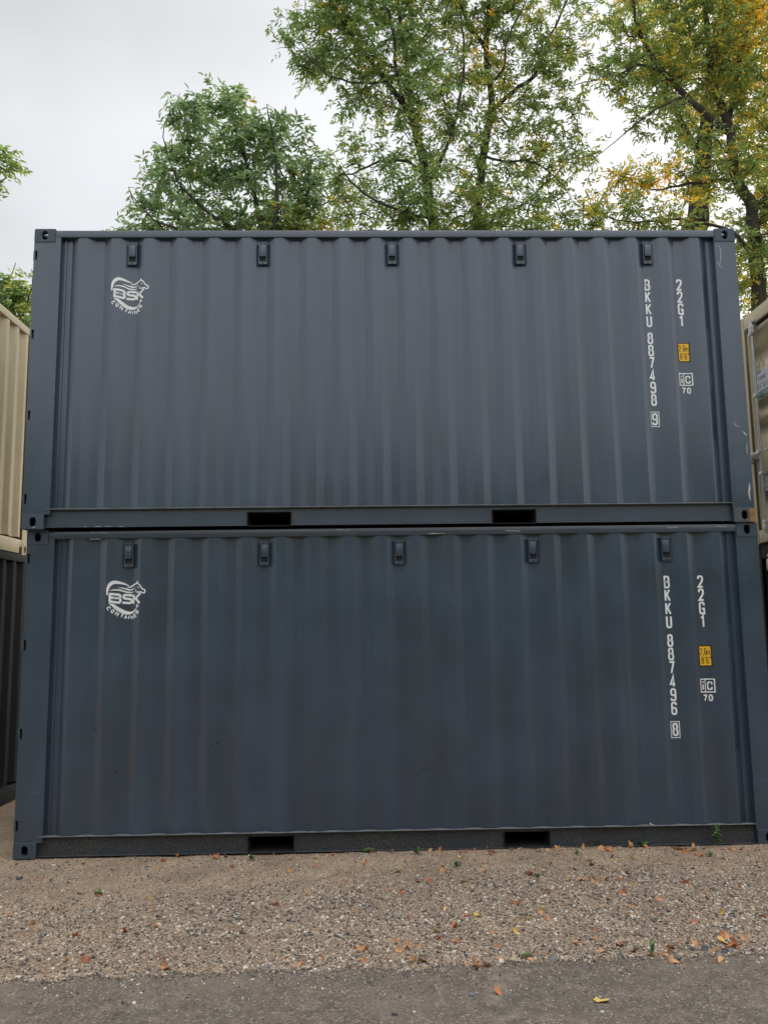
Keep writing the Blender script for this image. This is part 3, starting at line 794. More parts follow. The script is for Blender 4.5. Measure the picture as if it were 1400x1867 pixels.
# larger stones that can be picked out, pieces of the ground
SHAPES = []
for k in range(6):
    V, F = stones_np(np.zeros((1, 3)), np.array([1.]), .55); SHAPES.append(np_mesh('stone', V, None, F, smooth=True))
def stone(px, py, s, m, on_road=False):
    p = ong(px, py, .012 if on_road else 0.)
    z = .0125 if on_road else float(gz(p.x, p.y))
    me = random.choice(SHAPES).copy(); me.materials.append(m)
    o = link('stone', me, None, road if on_road else g, (p.x, p.y, z+s*.2)); o.scale = (s, s, s*.9); o.rotation_euler = (0, 0, random.uniform(0, 6))
MS = [plain('pale stone', (.62, .57, .49), .85, sc=60), plain('grey stone', (.17, .18, .19), .85, sc=60), plain('tan stone', (.42, .33, .24), .85, sc=60),
      plain('dark stone', (.075, .08, .085), .8, sc=60), plain('pink stone', (.48, .33, .27), .85, sc=60)]
for px, py, s, k, rd in ((98, 1576, .020, 0, 0), (36, 1601, .030, 3, 0), (20, 1705, .020, 3, 0), (42, 1715, .016, 3, 0), (103, 1782, .013, 0, 1), (252, 1796, .014, 0, 1), (100, 1549, .014, 4, 0),
                      (460, 1787, .014, 0, 1), (555, 1741, .013, 0, 0), (860, 1815, .020, 1, 1), (720, 1850, .018, 3, 1), (755, 1846, .010, 0, 1), (1097, 1846, .013, 0, 1), (1093, 1818, .010, 0, 1), (885, 1738, .016, 0, 0),
                      (1010, 1744, .018, 1, 0), (1217, 1737, .017, 0, 0), (1186, 1735, .020, 1, 0), (1160, 1733, .020, 3, 0), (1222, 1746, .015, 0, 1), (1240, 1738, .018, 3, 0), (1262, 1733, .022, 3, 0), (1285, 1728, .020, 3, 0),
                      (1375, 1735, .022, 3, 0), (1388, 1748, .015, 0, 1), (1347, 1692, .018, 4, 0), (1381, 1697, .014, 0, 0), (1362, 1582, .018, 0, 0), (1385, 1580, .020, 2, 0), (1357, 1619, .016, 0, 0), (1373, 1618, .014, 2, 0),
                      (1030, 1660, .016, 1, 0), (866, 1660, .018, 1, 0), (880, 1710, .016, 0, 0), (718, 1665, .014, 1, 0), (396, 1685, .016, 1, 0), (480, 1672, .014, 2, 0), (350, 1720, .015, 2, 0), (345, 1600, .014, 1, 0),
                      (275, 1600, .016, 1, 0), (270, 1598, .013, 3, 0), (50, 1634, .014, 2, 0), (565, 1667, .012, 0, 0), (1337, 1700, .018, 3, 0), (1315, 1690, .014, 0, 0), (1190, 1695, .012, 0, 0), (800, 1690, .014, 3, 0),
                      (610, 1640, .012, 3, 0), (940, 1715, .013, 1, 0), (420, 1755, .014, 0, 0), (305, 1752, .014, 0, 0), (520, 1755, .013, 2, 0), (1020, 1775, .010, 0, 1), (570, 1757, .010, 0, 1), (600, 1768, .010, 0, 1)):
    stone(px, py, s*.85, MS[k], bool(rd))
for i in range(46):                                                  # crumbled pieces along the broken asphalt edge
    px = random.uniform(880, 1398) if i < 30 else random.uniform(20, 880)
    p = ong(px, 1750); x = p.x; y = float(edge_y(x)) + random.uniform(-.02, .05)
    o = link('stone', random.choice(SHAPES).copy(), None, g, (x, y, .006)); o.data.materials.append(MS[random.choice((3, 3, 1, 2, 0))])
    sz = random.uniform(.009, .022); o.scale = (sz*random.uniform(.9, 1.5), sz, sz*.8); o.rotation_euler = (random.uniform(-.3, .3), random.uniform(-.3, .3), random.uniform(0, 6))

# ------------------------------------------------------------------ the six containers
lower = container('slate grey shipping container standing on the gravel under its twin, numbered 887496', (0, 0, 0), 0, 0., M_slate, M_slate_rail, M_slate_low, M_slate_clean)
upper = container('slate grey shipping container on top of the middle stack, numbered 887498', (-.0209, -.0686, HT), .0073, 2.3, M_slate, M_slate_rail, M_slate_rail, M_slate_cast,
                  cast_over={(0, 0, 1): M_slate_clean, (1, 0, 1): M_slate_clean, (1, 0, 0): M_rust})
markings(lower, 0., '887496', '8', .008, .008)
markings(upper, 2.3, '887498', '9', 0, 0)
container('tan shipping container on top of the left stack showing its corrugated end', (-1.02-LN, .10, HT+.004), 0, 4., M_tan, M_tan, M_tan, M_tan_cast)
container('dark green grey shipping container at the bottom of the left stack', (-.94-LN, .10, .002), 0, 5., M_dark, M_dark, M_dark, M_dark_cast)
rt = container('tan shipping container on top of the right stack with stickered doors', (7.10, -.10, HT+.010), 0, 6., M_tan, M_tan, M_tan, M_tan_cast)
container('dark green grey shipping container at the bottom of the right stack', (7.12, -.08, .002), 0, 7., M_dark, M_dark, M_dark, M_dark_cast)

# sticker and data plate on the tan doors (x towards -y when seen from outside)
def door_decal(name, bm, m, parent, x):
    for v in bm.verts: v.co = Vector((x, 2.35-v.co.x, v.co.y))
    me = bpy.data.meshes.new(name); bm.to_mesh(me); bm.free(); return link(name, me, m, parent)
def poly_bm(pts):
    bm = bmesh.new(); bm.faces.new([bm.verts.new((*p, 0)) for p in pts]); return bm
bm = bmesh.new()
box_bm(bm, (.0365, 1.58, 1.585), (.0410, 2.36-.172, 1.90)); 
stk = link('door_sticker', fin(bm, 'door_sticker'), M_sticker, rt)
door_decal('green_band', poly_bm([(.165, 1.590), (.765, 1.590), (.765, 1.672), (.165, 1.672)]), M_green, stk, .0360)
bm = bmesh.new(); text_row(bm, 'AFFORD', .170, 1.785, .036, .048, .0090, .010); text_row(bm, 'A BOX', .485, 1.785, .042, .054, .0100, .010)
text_row(bm, '833-GOT-BOX', .185, 1.695, .036, .040, .0070, .010)
for xx in np.arange(.19, .44, .013): ribbon([(xx, 1.752), (xx+.007, 1.752)], .010, False, bm)
for xx in np.arange(.50, .72, .013): ribbon([(xx, 1.762), (xx+.007, 1.762)], .010, False, bm)
door_decal('lettering', bm, M_ink, stk, .0358)
bm = bmesh.new(); text_row(bm, 'SALES', .185, 1.605, .036, .048, .008, .012); text_row(bm, 'RENTALS', .43, 1.605, .034, .048, .008, .012)
door_decal('lettering', bm, M_sticker, stk, .0355)
bm = bmesh.new()
for pts in ([(.17, 1.955, .006), (.23, 1.965, .006), (.29, 1.955, .006), (.33, 1.985, .006), (.355, 2.010, .006)], [(.355, 2.01, .006), (.362, 2.045, .007), (.375, 2.00, .006), (.41, 1.975, .006), (.425, 1.945, .006), (.405, 1.935, .006), (.38, 1.945, .006), (.365, 1.92, .006)],
            [(.20, 1.925, .005), (.27, 1.93, .005), (.32, 1.955, .005)], [(.17, 1.89, .005), (.25, 1.90, .005), (.31, 1.92, .005)]):
    sp = smooth_poly(pts); ribbon([(a[0], a[1]) for a in sp], [a[2] for a in sp], False, bm)
ribbon([(.18, 1.872), (.34, 1.888)], .016, False, bm)
door_decal('horse_logo', bm, M_ink, stk, .0358)
bm = bmesh.new(); box_bm(bm, (.036, 2.02, .56), (.0412, 2.20, .80)); pl = link('data_plate', fin(bm, 'data_plate'), M_plate, rt)
bm = bmesh.new()
ribbon([(.152, .562), (.328, .562), (.328, .798), (.152, .798)], .006, True, bm)
for i in range(9): ribbon([(.165, .775-i*.022), (.165+random.uniform(.08, .15), .775-i*.022)], .007, False, bm)
door_decal('plate_print', bm, M_ink, pl, .0355)

# scratches, chips and weld beads on the two slate containers
def scratch(parent, pts, y=.0052, name='scratch', m=M_bare):
    bm = bmesh.new(); sp = smooth_poly(pts)
    ribbon([(a[0], a[1]) for a in sp], [max(.0006, a[2]) for a in sp], False, bm)
    for v in bm.verts: v.co = Vector((v.co.x, y, v.co.y))
    me = bpy.data.meshes.new(name); bm.to_mesh(me); bm.free(); return link(name, me, m, parent)
U = lambda px, py: (lambda p: (p.x+.0209, p.z-HT))(at(px, py, -.035 if px > 900 else -.062))
Lw = lambda px, py: (lambda p: (p.x, p.z))(at(px, py, .0))
def sc(parent, f, pts, w, y=.0052):
    P = [f(*p) for p in pts]; n = len(P)
    scratch(parent, [(a+random.uniform(-.3, .3)*w, b, w*(.2 if i in (0, n-1) else random.uniform(.4, 1.1))) for i, (a, b) in enumerate(P)], y)
sc(upper, U, [(1307, 446), (1313, 450), (1314, 468), (1313, 484), (1317, 487)], .006)
sc(upper, U, [(1321, 469), (1326, 469)], .004); sc(upper, U, [(1310, 476), (1311, 481), (1315, 487)], .009)
sc(upper, U, [(1338, 768), (1343, 775), (1350, 778)], .007); sc(upper, U, [(1354, 785), (1359, 790), (1361, 794)], .012)
sc(upper, U, [(1337, 842), (1350, 842)], .005); sc(upper, U, [(1362, 805), (1362, 812), (1363, 820), (1363, 830)], .006); sc(upper, U, [(1366, 880), (1367, 888), (1367, 897), (1368, 905), (1368, 912)], .016)
sc(upper, U, [(77, 442), (78, 452)], .006); sc(upper, U, [(74, 460), (82, 460)], .003); sc(upper, U, [(88, 460), (93, 459)], .003); sc(upper, U, [(64, 853), (71, 854)], .004)
sc(lower, Lw, [(55, 1446), (68, 1444)], .004); sc(lower, Lw, [(1390, 1423), (1399, 1422)], .004)
for a, b, c in ((163, 197, 971.5), (920, 950, 968), (780, 812, 972), (612, 640, 966), (163, 185, 983), (1215, 1235, 962), (1305, 1325, 960)): sc(lower, Lw, [(a+(b-a)*k/7, c+random.uniform(-.8, .8)) for k in range(8)], .0055, .0042)
for a, b, c in ((153, 160, 960), (172, 185, 959.6), (190, 208, 959.3), (215, 226, 959.5)): sc(upper, U, [(a+(b-a)*k/4, c+random.uniform(-.6, .6)) for k in range(5)], .005, .0075)
def bead(parent, x0, x1, z, y, amp=.002):
    bm = bmesh.new(); xs = np.arange(x0, x1, .035)
    prev = None
    for x in xs:
        r = .0028+random.uniform(-.001, .0016)
        ring = [bm.verts.new((x, y+r*math.cos(a), z+r*math.sin(a)+amp*.3*random.uniform(-1, 1))) for a in (0, 1.57, 3.14, 4.71)]
        if prev:
            for i in range(4): bm.faces.new((prev[i], prev[(i+1) % 4], ring[(i+1) % 4], ring[i]))
        prev = ring
    return link('weld_bead', fin(bm, 'weld_bead', 60), M_slate_cast, parent)
for t in (lower, upper):
    bead(t, .18, LN-.18, .1655, .0075)
    for xx in (.003, LN-.175):
        b = box('weld_bead', (xx, .002, HT-.1215), (xx+.172, .008, HT-.1165), M_slate_cast, t, .0015)
        b = box('weld_bead', (xx, .002, .1165), (xx+.172, .008, .1215), M_slate_cast, t, .0015)

# ------------------------------------------------------------------ trees
def bark_material():
    m, nt, b = mat('bark'); co = objco(nt)
    n = noise(nt, mapping(nt, co, (6, 6, 1.3)), 3, 6, .7)
    c = ramp(nt, n.outputs[0], [(.3, (.030, .026, .024)), (.7, (.085, .072, .062))])
    nt.links.new(c.outputs[0], b.inputs['Base Color']); b.inputs['Roughness'].default_value = .95
    nt.links.new(bump(nt, n.outputs[0], .7, .03), b.inputs['Normal']); return m
M_bark = bark_material()
def leaf_material(name, stops, trans=.57):
    m, nt, b = mat(name)
    at_ = node(nt, 'ShaderNodeAttribute'); at_.attribute_name = 'autumn'
    gm = node(nt, 'ShaderNodeNewGeometry')
    c = ramp(nt, at_.outputs['Fac'], stops).outputs[0]
    v = ramp(nt, gm.outputs['Random Per Island'], [(0, (.68,)*3), (1, (1.28,)*3)]).outputs[0]
    c = mix(nt, 1.0, c, v, 'MULTIPLY')
    nt.links.new(c, b.inputs['Base Color']); b.inputs['Roughness'].default_value = .48
    tr = node(nt, 'ShaderNodeBsdfTranslucent')
    tc = mix(nt, 1.0, c, (3.1, 3.1, 2.1), 'MULTIPLY'); nt.links.new(tc, tr.inputs[0])
    mx = node(nt, 'ShaderNodeMixShader'); mx.inputs[0].default_value = trans
    nt.links.new(b.outputs[0], mx.inputs[1]); nt.links.new(tr.outputs[0], mx.inputs[2])
    nt.links.new(mx.outputs[0], nt.nodes['Material Output'].inputs[0]); return m
M_leaf = leaf_material('tree leaves', [(0, (.100, .152, .074)), (.40, (.138, .180, .066)), (.58, (.24, .225, .05)), (.75, (.42, .30, .045)), (1, (.52, .31, .05))])
M_leaf_gap_shade = leaf_material('leaves darkened for gap shade', [(0, (.018, .032, .014)), (.6, (.026, .042, .018)), (1, (.05, .05, .02))], .2)  # leaf colour darkened in place of the deep shade between stacks
M_leaf_blue = leaf_material('bluish tree leaves', [(0, (.120, .175, .118)), (.45, (.145, .190, .095)), (.7, (.19, .19, .045)), (.85, (.36, .24, .03)), (1, (.42, .20, .04))])

class Branches:
    def __init__(s): s.P, s.par, s.r, s.plen = [], [], [], []
    def add(s, p, par, r=0.):
        s.P.append(Vector(p)); s.par.append(par); s.r.append(r)
        s.plen.append(0 if par < 0 else s.plen[par]+(Vector(p)-s.P[par]).length); return len(s.P)-1
    def limb(s, pts, par=-1, step=.14):
        """pts: (Vector, radius); starts at node par when given"""
        pts = [(Vector(p), r) for p, r in pts]
        if par >= 0: pts = [(s.P[par], pts[0][1])] + pts
        A = np.array([(*p, r) for p, r in pts])
        sp = smooth_poly(A, 8); last = par; out = []
        acc = None
        for i, q in enumerate(sp):
            p = Vector(q[:3])
            if i == 0 and par >= 0: acc = p; continue
            if acc is not None and (p-acc).length < step and i < len(sp)-1: continue
            jit = Vector(RNG.normal(0, .010, 3)) if last >= 0 else Vector()
            last = s.add(p+jit, last, max(q[3], .004)); out.append(last); acc = p
        return out
    def nearest(s, p):
        A = np.array([tuple(v) for v in s.P]); return int(np.argmin(((A-np.array(p))**2).sum(1)))
def tubes(name, B, parent, m, min_r=.0035):
    N = len(B.P); V, Q = [], []; base = 0
    kids = [0]*N
    for i in range(N):
        p = B.par[i]
        if p < 0: continue
        a, b = B.P[p], B.P[i]; d = b-a
        if d.length < 1e-5: continue
        rb = max(B.r[i], min_r); ra = min(max(B.r[p], min_r), rb*1.35)
        n = 8 if rb > .05 else (5 if rb > .012 else 3)
        d.normalize(); u = d.orthogonal().normalized(); w = d.cross(u)
        a = a - d*ra*.25
        for k in range(n):
            t = 6.2832*k/n; o = u*math.cos(t)+w*math.sin(t)
            V.append(a+o*ra); V.append(b+o*rb)
        for k in range(n): j = (k+1) % n; Q.append((base+2*k, base+2*j, base+2*j+1, base+2*k+1))
        base += 2*n
    return link(name, np_mesh(name, np.array([tuple(v) for v in V]), Q, smooth=True), m, parent)
def tree(name, label, B, blobs, n_attr, leaf_len, m, autumn, parent_loc, group, per=(4, 7), leaflets=(5, 7), droop=.5, twig_step=.16, seed=0, fill=1.0):
    """B: trunk and limbs; blobs: (centre, (rx, ry, rz), weight); grows twigs to points in the blobs and hangs compound leaves on them"""
    rng = np.random.default_rng(seed)
    w = np.array([b[2]*b[1][0]*b[1][1]*b[1][2] for b in blobs]); w = w/w.sum()
    A = []
    for k in rng.choice(len(blobs), n_attr, p=w):
        c, rad, _ = blobs[k]
        v = rng.normal(size=3); v /= np.linalg.norm(v); v *= rng.uniform(.03, 1.25)**(1/2.6)
        A.append(np.array(c)+v*np.array(rad))
    A = np.array(A)
    nodes = np.zeros((len(B.P)+n_attr*16, 3)); plen = np.zeros(len(nodes)); n0 = len(B.P)
    nodes[:n0] = [tuple(v) for v in B.P]; plen[:n0] = B.plen
    dmin = np.array([((nodes[:n0]-a)**2).sum(1).min() for a in A])
    cnt = n0; tips = []
    for a in A[np.argsort(dmin)]:
        d = np.sqrt(((nodes[:cnt]-a)**2).sum(1)); score = d + .05*plen[:cnt] + .35*np.maximum(0, nodes[:cnt, 2]-a[2]) + np.where(d < .1, 1, 0)
        j = int(np.argmin(score)); p0 = B.P[j]; L = d[j]
        pd = (p0-B.P[B.par[j]]).normalized() if B.par[j] >= 0 else Vector((0, 0, 1))
        tgt = Vector(a); ctrl = p0 + (tgt-p0)*.45 + pd*L*.18 + Vector((0, 0, L*.12)) + Vector(rng.normal(0, .06*L+.01, 3))
        ns = int(min(14, max(2, round(L/twig_step)))); last = j
        for k in range(1, ns+1):
            t = k/ns; q = p0*(1-t)**2 + ctrl*2*t*(1-t) + tgt*t*t
            last = B.add(q, last, 0.); nodes[cnt] = tuple(q); plen[cnt] = B.plen[last]; cnt += 1
        tips.append(last)
    # thickness of the grown twigs
    need = np.zeros(len(B.P)); need[tips] = .0032**2.2
    for i in range(len(B.P)-1, -1, -1):
        if need[i] and B.par[i] >= 0: need[B.par[i]] += need[i]
    for i in range(n0, len(B.P)): B.r[i] = max(.003, min(.05, need[i]**(1/2.2)))
    root = thing(name, label, 'tree', parent_loc, 0, group)
    Bo = B; off = Vector(parent_loc)
    for i in range(len(B.P)): Bo.P[i] = B.P[i]-off
    tubes('trunk', Bo, root, M_bark)
    # leaves
    base, dire, nrm, ln, au = [], [], [], [], []
    for tip in tips:
        chain = [tip]
        while len(chain) < 5 and B.par[chain[-1]] >= n0: chain.append(B.par[chain[-1]])
        axis = (B.P[chain[0]]-B.P[chain[-1]]) if len(chain) > 1 else Vector(rng.normal(size=3))
        if axis.length < 1e-4: axis = Vector((0, 0, 1))
        axis.normalize()
        pw = B.P[tip]+off; au0 = autumn(pw.x, pw.y, pw.z) + rng.normal(0, .10)
        for c in range(rng.integers(per[0], per[1]+1)):
            q = B.P[chain[rng.integers(0, len(chain))]] + Vector(rng.normal(0, .03, 3))
            dr = (axis*.6 + Vector(rng.normal(0, .65, 3)) + Vector((0, 0, .15))).normalized()
            nl = rng.integers(leaflets[0], leaflets[1]+1); rl = leaf_len*rng.uniform(1.2, 2.0)
            side = dr.cross(Vector((0, 0, 1)))
            if side.length < .05: side = Vector((1, 0, 0))
            side.normalize(); a1 = au0 + rng.normal(0, .10) + (.35 if rng.random() < .05 else 0)
            for k in range(nl):
                t = .3 + .7*(k//2)/max(1, nl//2); s = 0 if k == nl-1 else (1 if k % 2 else -1)
                p = q + dr*rl*t + Vector((0, 0, -droop*rl*t*t*.6))
                dd = (dr*(.55 if s else 1) + side*s*.85 + Vector((0, 0, -droop*rng.uniform(.3, 1.1))) + Vector(rng.normal(0, .22, 3))).normalized()
                nn = (Vector((0, 0, 1))*.8 + Vector(rng.normal(0, .55, 3))); nn = (nn - dd*nn.dot(dd)).normalized()
                base.append(tuple(p)); dire.append(tuple(dd)); nrm.append(tuple(nn)); ln.append(leaf_len*rng.uniform(.65, 1.2)); au.append(a1+rng.normal(0, .05))
    base, dire, nrm, ln, au = map(np.array, (base, dire, nrm, ln, au)); n = len(base)
    sidev = np.cross(dire, nrm); ln = ln[:, None]; wd = ln*RNG.uniform(.27, .40, (n, 1))
    fold = wd*.30
    v0 = base; v1 = base+dire*ln*.30+sidev*wd*.46+nrm*fold; v2 = base+dire*ln*.64+sidev*wd*.36+nrm*fold*.8
    v3 = base+dire*ln - nrm*ln*.10; v4 = base+dire*ln*.64-sidev*wd*.36+nrm*fold*.8; v5 = base+dire*ln*.30-sidev*wd*.46+nrm*fold
    V = np.stack([v0, v1, v2, v3, v4, v5], 1).reshape(-1, 3)
    o = np.arange(n)[:, None]*6
    Q = np.concatenate([o+np.array([0, 1, 2, 3]), o+np.array([0, 3, 4, 5])], 0)
    me = np_mesh('foliage', V, Q)
    att = me.attributes.new('autumn', 'FLOAT', 'POINT'); att.data.foreach_set('value', np.repeat(np.clip(au, 0, 1), 6).astype(np.float32))
    f = link('foliage', me, m, root); f['kind'] = 'stuff'
    return root
def P_(pts, Y, dz=0.):
    """(px, py, radius[, extra depth]) -> ((Vector, radius), ...)"""
    return [(at(p[0], p[1], Y+(p[3] if len(p) > 3 else 0)), p[2]) for p in pts]
def blob(px, py, Y, rx, rz, ry=None, w=1.): return (tuple(at(px, py, Y)), (rx, ry or rx*.65, rz), w)

# middle tree: two stems from one base
Yc = 6.3
B = Branches()
b0 = Vector((4.25, Yc, 0))
st1 = B.limb([(b0, .19), (b0+Vector((-.05, 0, 3)), .16), (b0+Vector((-.12, -.05, 6)), .125)] + P_([(800, 470, .10), (793, 425, .092), (782, 364, .085), (775, 314, .08), (764, 261, .074), (750, 214, .066), (732, 186, .055), (700, 143, .045), (664, 96, .038), (629, 46, .03), (604, 7, .026), (570, -60, .018), (530, -130, .01)], Yc))
B.limb(P_([(745, 160, .050), (742, 120, .045), (736, 89, .040), (729, 36, .034), (725, 0, .03), (722, -90, .022), (700, -190, .012)], Yc+.1), B.nearest(at(750, 214, Yc)))
B.limb(P_([(723, 130, .03), (721, 89, .028), (711, 29, .024), (700, 0, .02), (680, -90, .012)], Yc-.5), B.nearest(at(735, 190, Yc)))
B.limb(P_([(660, 152, .020), (607, 139, .015), (564, 107, .010), (530, 75, .006)], Yc-.6), B.nearest(at(700, 143, Yc)))
B.limb(P_([(720, 290, .024), (671, 304, .018), (643, 318, .015), (579, 316, .009)], Yc-.3), B.nearest(at(772, 310, Yc)))
B.limb(P_([(800, 300, .03), (830, 220, .025), (845, 130, .02), (840, 40, .014), (830, -60, .009)], Yc-.9), B.nearest(at(775, 330, Yc)))
B.limb(P_([(720, 380, .022), (660, 350, .018), (620, 300, .012)], Yc-1.1), B.nearest(at(786, 400, Yc)))
n5 = B.nearest(b0+Vector((-.05, 0, 3)))
B.limb([(b0+Vector((.25, .1, 5)), .12)] + P_([(866, 470, .08), (868, 425, .074), (875, 339, .070), (886, 257, .066), (896, 200, .060), (893, 154, .055), (886, 96, .050), (893, 36, .045), (891, 0, .04), (895, -100, .028), (880, -200, .014)], Yc+.2), n5)
B.limb(P_([(857, 54, .035), (839, 4, .028), (815, -70, .018), (790, -150, .010)], Yc+.2), B.nearest(at(886, 96, Yc+.2)))
B.limb(P_([(939, 164, .040), (979, 132, .032), (1000, 71, .024), (1030, 10, .018), (1050, -80, .010)], Yc+.3), B.nearest(at(897, 200, Yc+.2)))
B.limb(P_([(915, 130, .02), (930, 60, .016), (960, 0, .012), (985, -80, .008)], Yc-.4), B.nearest(at(893, 154, Yc+.2)))
B.limb(P_([(930, 296, .022), (965, 292, .018), (1010, 320, .012), (1040, 360, .008)], Yc-.2), B.nearest(at(882, 290, Yc+.2)))
B.limb(P_([(940, 380, .02), (985, 345, .016), (1030, 300, .012), (1060, 250, .008)], Yc+.5), B.nearest(at(872, 390, Yc+.2)))
cb = [blob(620, 80, Yc, .95, .95), blob(560, 70, Yc-.2, .60, .65, None, 1.3), blob(640, 190, Yc-.3, .55, .6), blob(720, 100, Yc-.3, 1.0, 1.1), blob(700, -60, Yc, 1.5, 1.1, 1.4, .8), blob(830, 60, Yc, 1.0, 1.2), blob(800, 210, Yc-.5, .9, .9, .9),
      blob(680, 330, Yc-.5, .95, .75), blob(620, 370, Yc-.3, .5, .5), blob(790, 370, Yc-.8, 1.0, .7, .8), blob(930, 330, Yc, .9, .9), blob(960, 160, Yc, .85, 1.1), blob(900, 400, Yc-.4, .9, .6, .8), blob(1010, 250, Yc+.2, .55, .8, .7, .8),
      blob(900, -80, Yc, 1.4, 1.1, 1.3, .8), blob(1010, 60, Yc+.2, .6, .9, .8, .9), blob(1000, 400, Yc, .6, .5, .7), blob(700, 450, Yc, 1.6, .7, 1.0, .7), blob(900, 480, Yc, 1.6, .7, 1.0, .7)]
tree('leafy_tree', 'tall two-stemmed green tree directly behind the middle of the stack', B, cb, 2900, .098, M_leaf,
     lambda x, y, z: .16 + .30*max(0, 1.1-abs((x-4.75)*1.3)-abs(z-11.0)*.45) + .22*max(0, .8-abs(x-4.2))*(z < 9.2) + .10*math.sin(x*3+z*2.2) + (.10 if x > 5.0 else 0), tuple(b0), 'trees behind the containers', per=(2, 4), seed=3)

# bushy tree left of it
Yb = 4.9
B = Branches(); b1 = at(455, 470, Yb); b1.z = 0
B.limb([(b1, .10), (b1+Vector((0, 0, 3.5)), .08)] + P_([(470, 500, .06), (480, 440, .045), (470, 380, .036), (450, 300, .028), (425, 220, .018), (415, 165, .008)], Yb))
B.limb(P_([(500, 420, .03), (505, 340, .025), (500, 260, .016), (485, 190, .008)], Yb-.3), B.nearest(at(475, 500, Yb)))
B.limb(P_([(425, 420, .026), (370, 380, .020), (320, 320, .014), (300, 240, .008), (330, 170, .005)], Yb-.2), B.nearest(at(472, 490, Yb)))
B.limb(P_([(350, 430, .022), (280, 400, .014), (235, 340, .007)], Yb-.4), B.nearest(at(466, 520, Yb)))
B.limb(P_([(540, 420, .02), (560, 340, .014), (570, 280, .008)], Yb+.1), B.nearest(at(476, 480, Yb)))
bb = [blob(400, 260, Yb, .85, .70, .5), blob(345, 215, Yb, .38, .42), blob(420, 185, Yb, .38, .32), blob(500, 270, Yb, .62, .55), blob(330, 330, Yb, .62, .62, .4), blob(480, 370, Yb, .95, .60, .55), blob(250, 385, Yb-.2, .33, .40), blob(555, 330, Yb, .42, .55),
      blob(345, 420, Yb, .95, .45, .5), blob(540, 430, Yb, .7, .5, .5), blob(270, 440, Yb, .5, .3)]
tree('bushy_tree', 'small bushy bluish green tree rising above the left part of the stack', B, bb, 620, .118, M_leaf_blue,
     lambda x, y, z: .12 + .5*max(0, 8.35-z)*(x > 1.2) + .06*math.sin(x*5+z*3), tuple(b1), 'trees behind the containers', per=(2, 4), seed=5)

# right-hand tree turning yellow
Yr = 7.2
B = Branches(); b2 = at(1385, 480, Yr); b2.z = 0
B.limb([(b2, .22), (b2+Vector((0, 0, 4)), .18)] + P_([(1378, 480, .125), (1374, 418, .112), (1365, 363, .10), (1340, 325, .088), (1330, 241, .085), (1320, 206, .078), (1300, 154, .075), (1291, 87, .058), (1287, 29, .045), (1283, -60, .030), (1290, -170, .014)], Yr))
B.limb(P_([(1300, 222, .06), (1249, 174, .055), (1217, 141, .048), (1181, 93, .040), (1162, 48, .030), (1156, 16, .026), (1145, -70, .016)], Yr-.2), B.nearest(at(1326, 235, Yr)))
B.limb(P_([(1339, 161, .05), (1349, 106, .042), (1365, 32, .032), (1370, -60, .020)], Yr+.2), B.nearest(at(1328, 225, Yr)))
B.limb(P_([(1268, 62, .022), (1245, 20, .016), (1235, -50, .010)], Yr), B.nearest(at(1291, 87, Yr)))
B.limb(P_([(1290, 330, .03), (1250, 335, .024), (1190, 345, .016), (1150, 330, .010)], Yr-.3), B.nearest(at(1342, 325, Yr)))
B.limb(P_([(1170, 118, .020), (1130, 135, .016), (1060, 152, .010), (998, 160, .006)], Yr-.4), B.nearest(at(1217, 141, Yr-.2)))
B.limb(P_([(1230, 180, .020), (1175, 212, .016), (1130, 250, .011), (1079, 292, .006)], Yr-.5), B.nearest(at(1260, 182, Yr-.2)))
B.limb(P_([(1420, 330, .05), (1450, 250, .04), (1460, 120, .03), (1440, 0, .02)], Yr), B.nearest(at(1368, 380, Yr)))
B.limb(P_([(1330, 420, .03), (1230, 400, .022), (1150, 405, .016), (1080, 385, .010)], Yr-.8), B.nearest(at(1378, 470, Yr)))
rb = [blob(1180, 80, Yr, .85, 1.2, .9), blob(1120, 130, Yr-.2, .42, .75, .6, .55), blob(1270, 160, Yr, .9, 1.1), blob(1330, 60, Yr-.2, 1.0, 1.2), blob(1400, 120, Yr, 1.0, 1.5), blob(1230, -80, Yr, 1.3, .9, 1.2, .7), blob(1400, -60, Yr, 1.3, 1.0, 1.2, .7),
      blob(1180, 330, Yr-.3, .75, .40, .7, .9), blob(1290, 310, Yr-.2, .75, .7, .8), blob(1390, 320, Yr, .8, .9), blob(1100, 400, Yr-.7, .85, .40, .7), blob(1220, 410, Yr-.7, .9, .42, .8), blob(1390, 480, Yr, .9, .95, .9), blob(1480, 300, Yr, 1.0, 2.0, 1.0, .8),
      blob(1060, 230, Yr, .35, .9, .5, .45), blob(1050, 405, Yr-.7, .6, .35, .5, 1.1), blob(1120, 350, Yr-.5, .5, .4, .4, .9), blob(1090, 300, Yr-.4, .4, .6, .4, .35), blob(1200, 215, Yr-.4, .55, .40, .6), blob(1060, 60, Yr, .4, .9, .6, .35)]
tree('leafy_tree', 'tall tree with yellow and orange autumn leaves at the right of the stack', B, rb, 2500, .102, M_leaf,
     lambda x, y, z: .31 + .27*min(1, max(0, (z-10.6)/2.0))*min(1, max(0, (x-8.7)/1.2)) + .30*max(0, .9-abs(z-9.3)*1.0)*(x < 9.0) + .12*math.sin(x*2.7+z*1.9) + .08*math.sin(x*6+z*5), tuple(b2), 'trees behind the containers', per=(2, 4), seed=8)
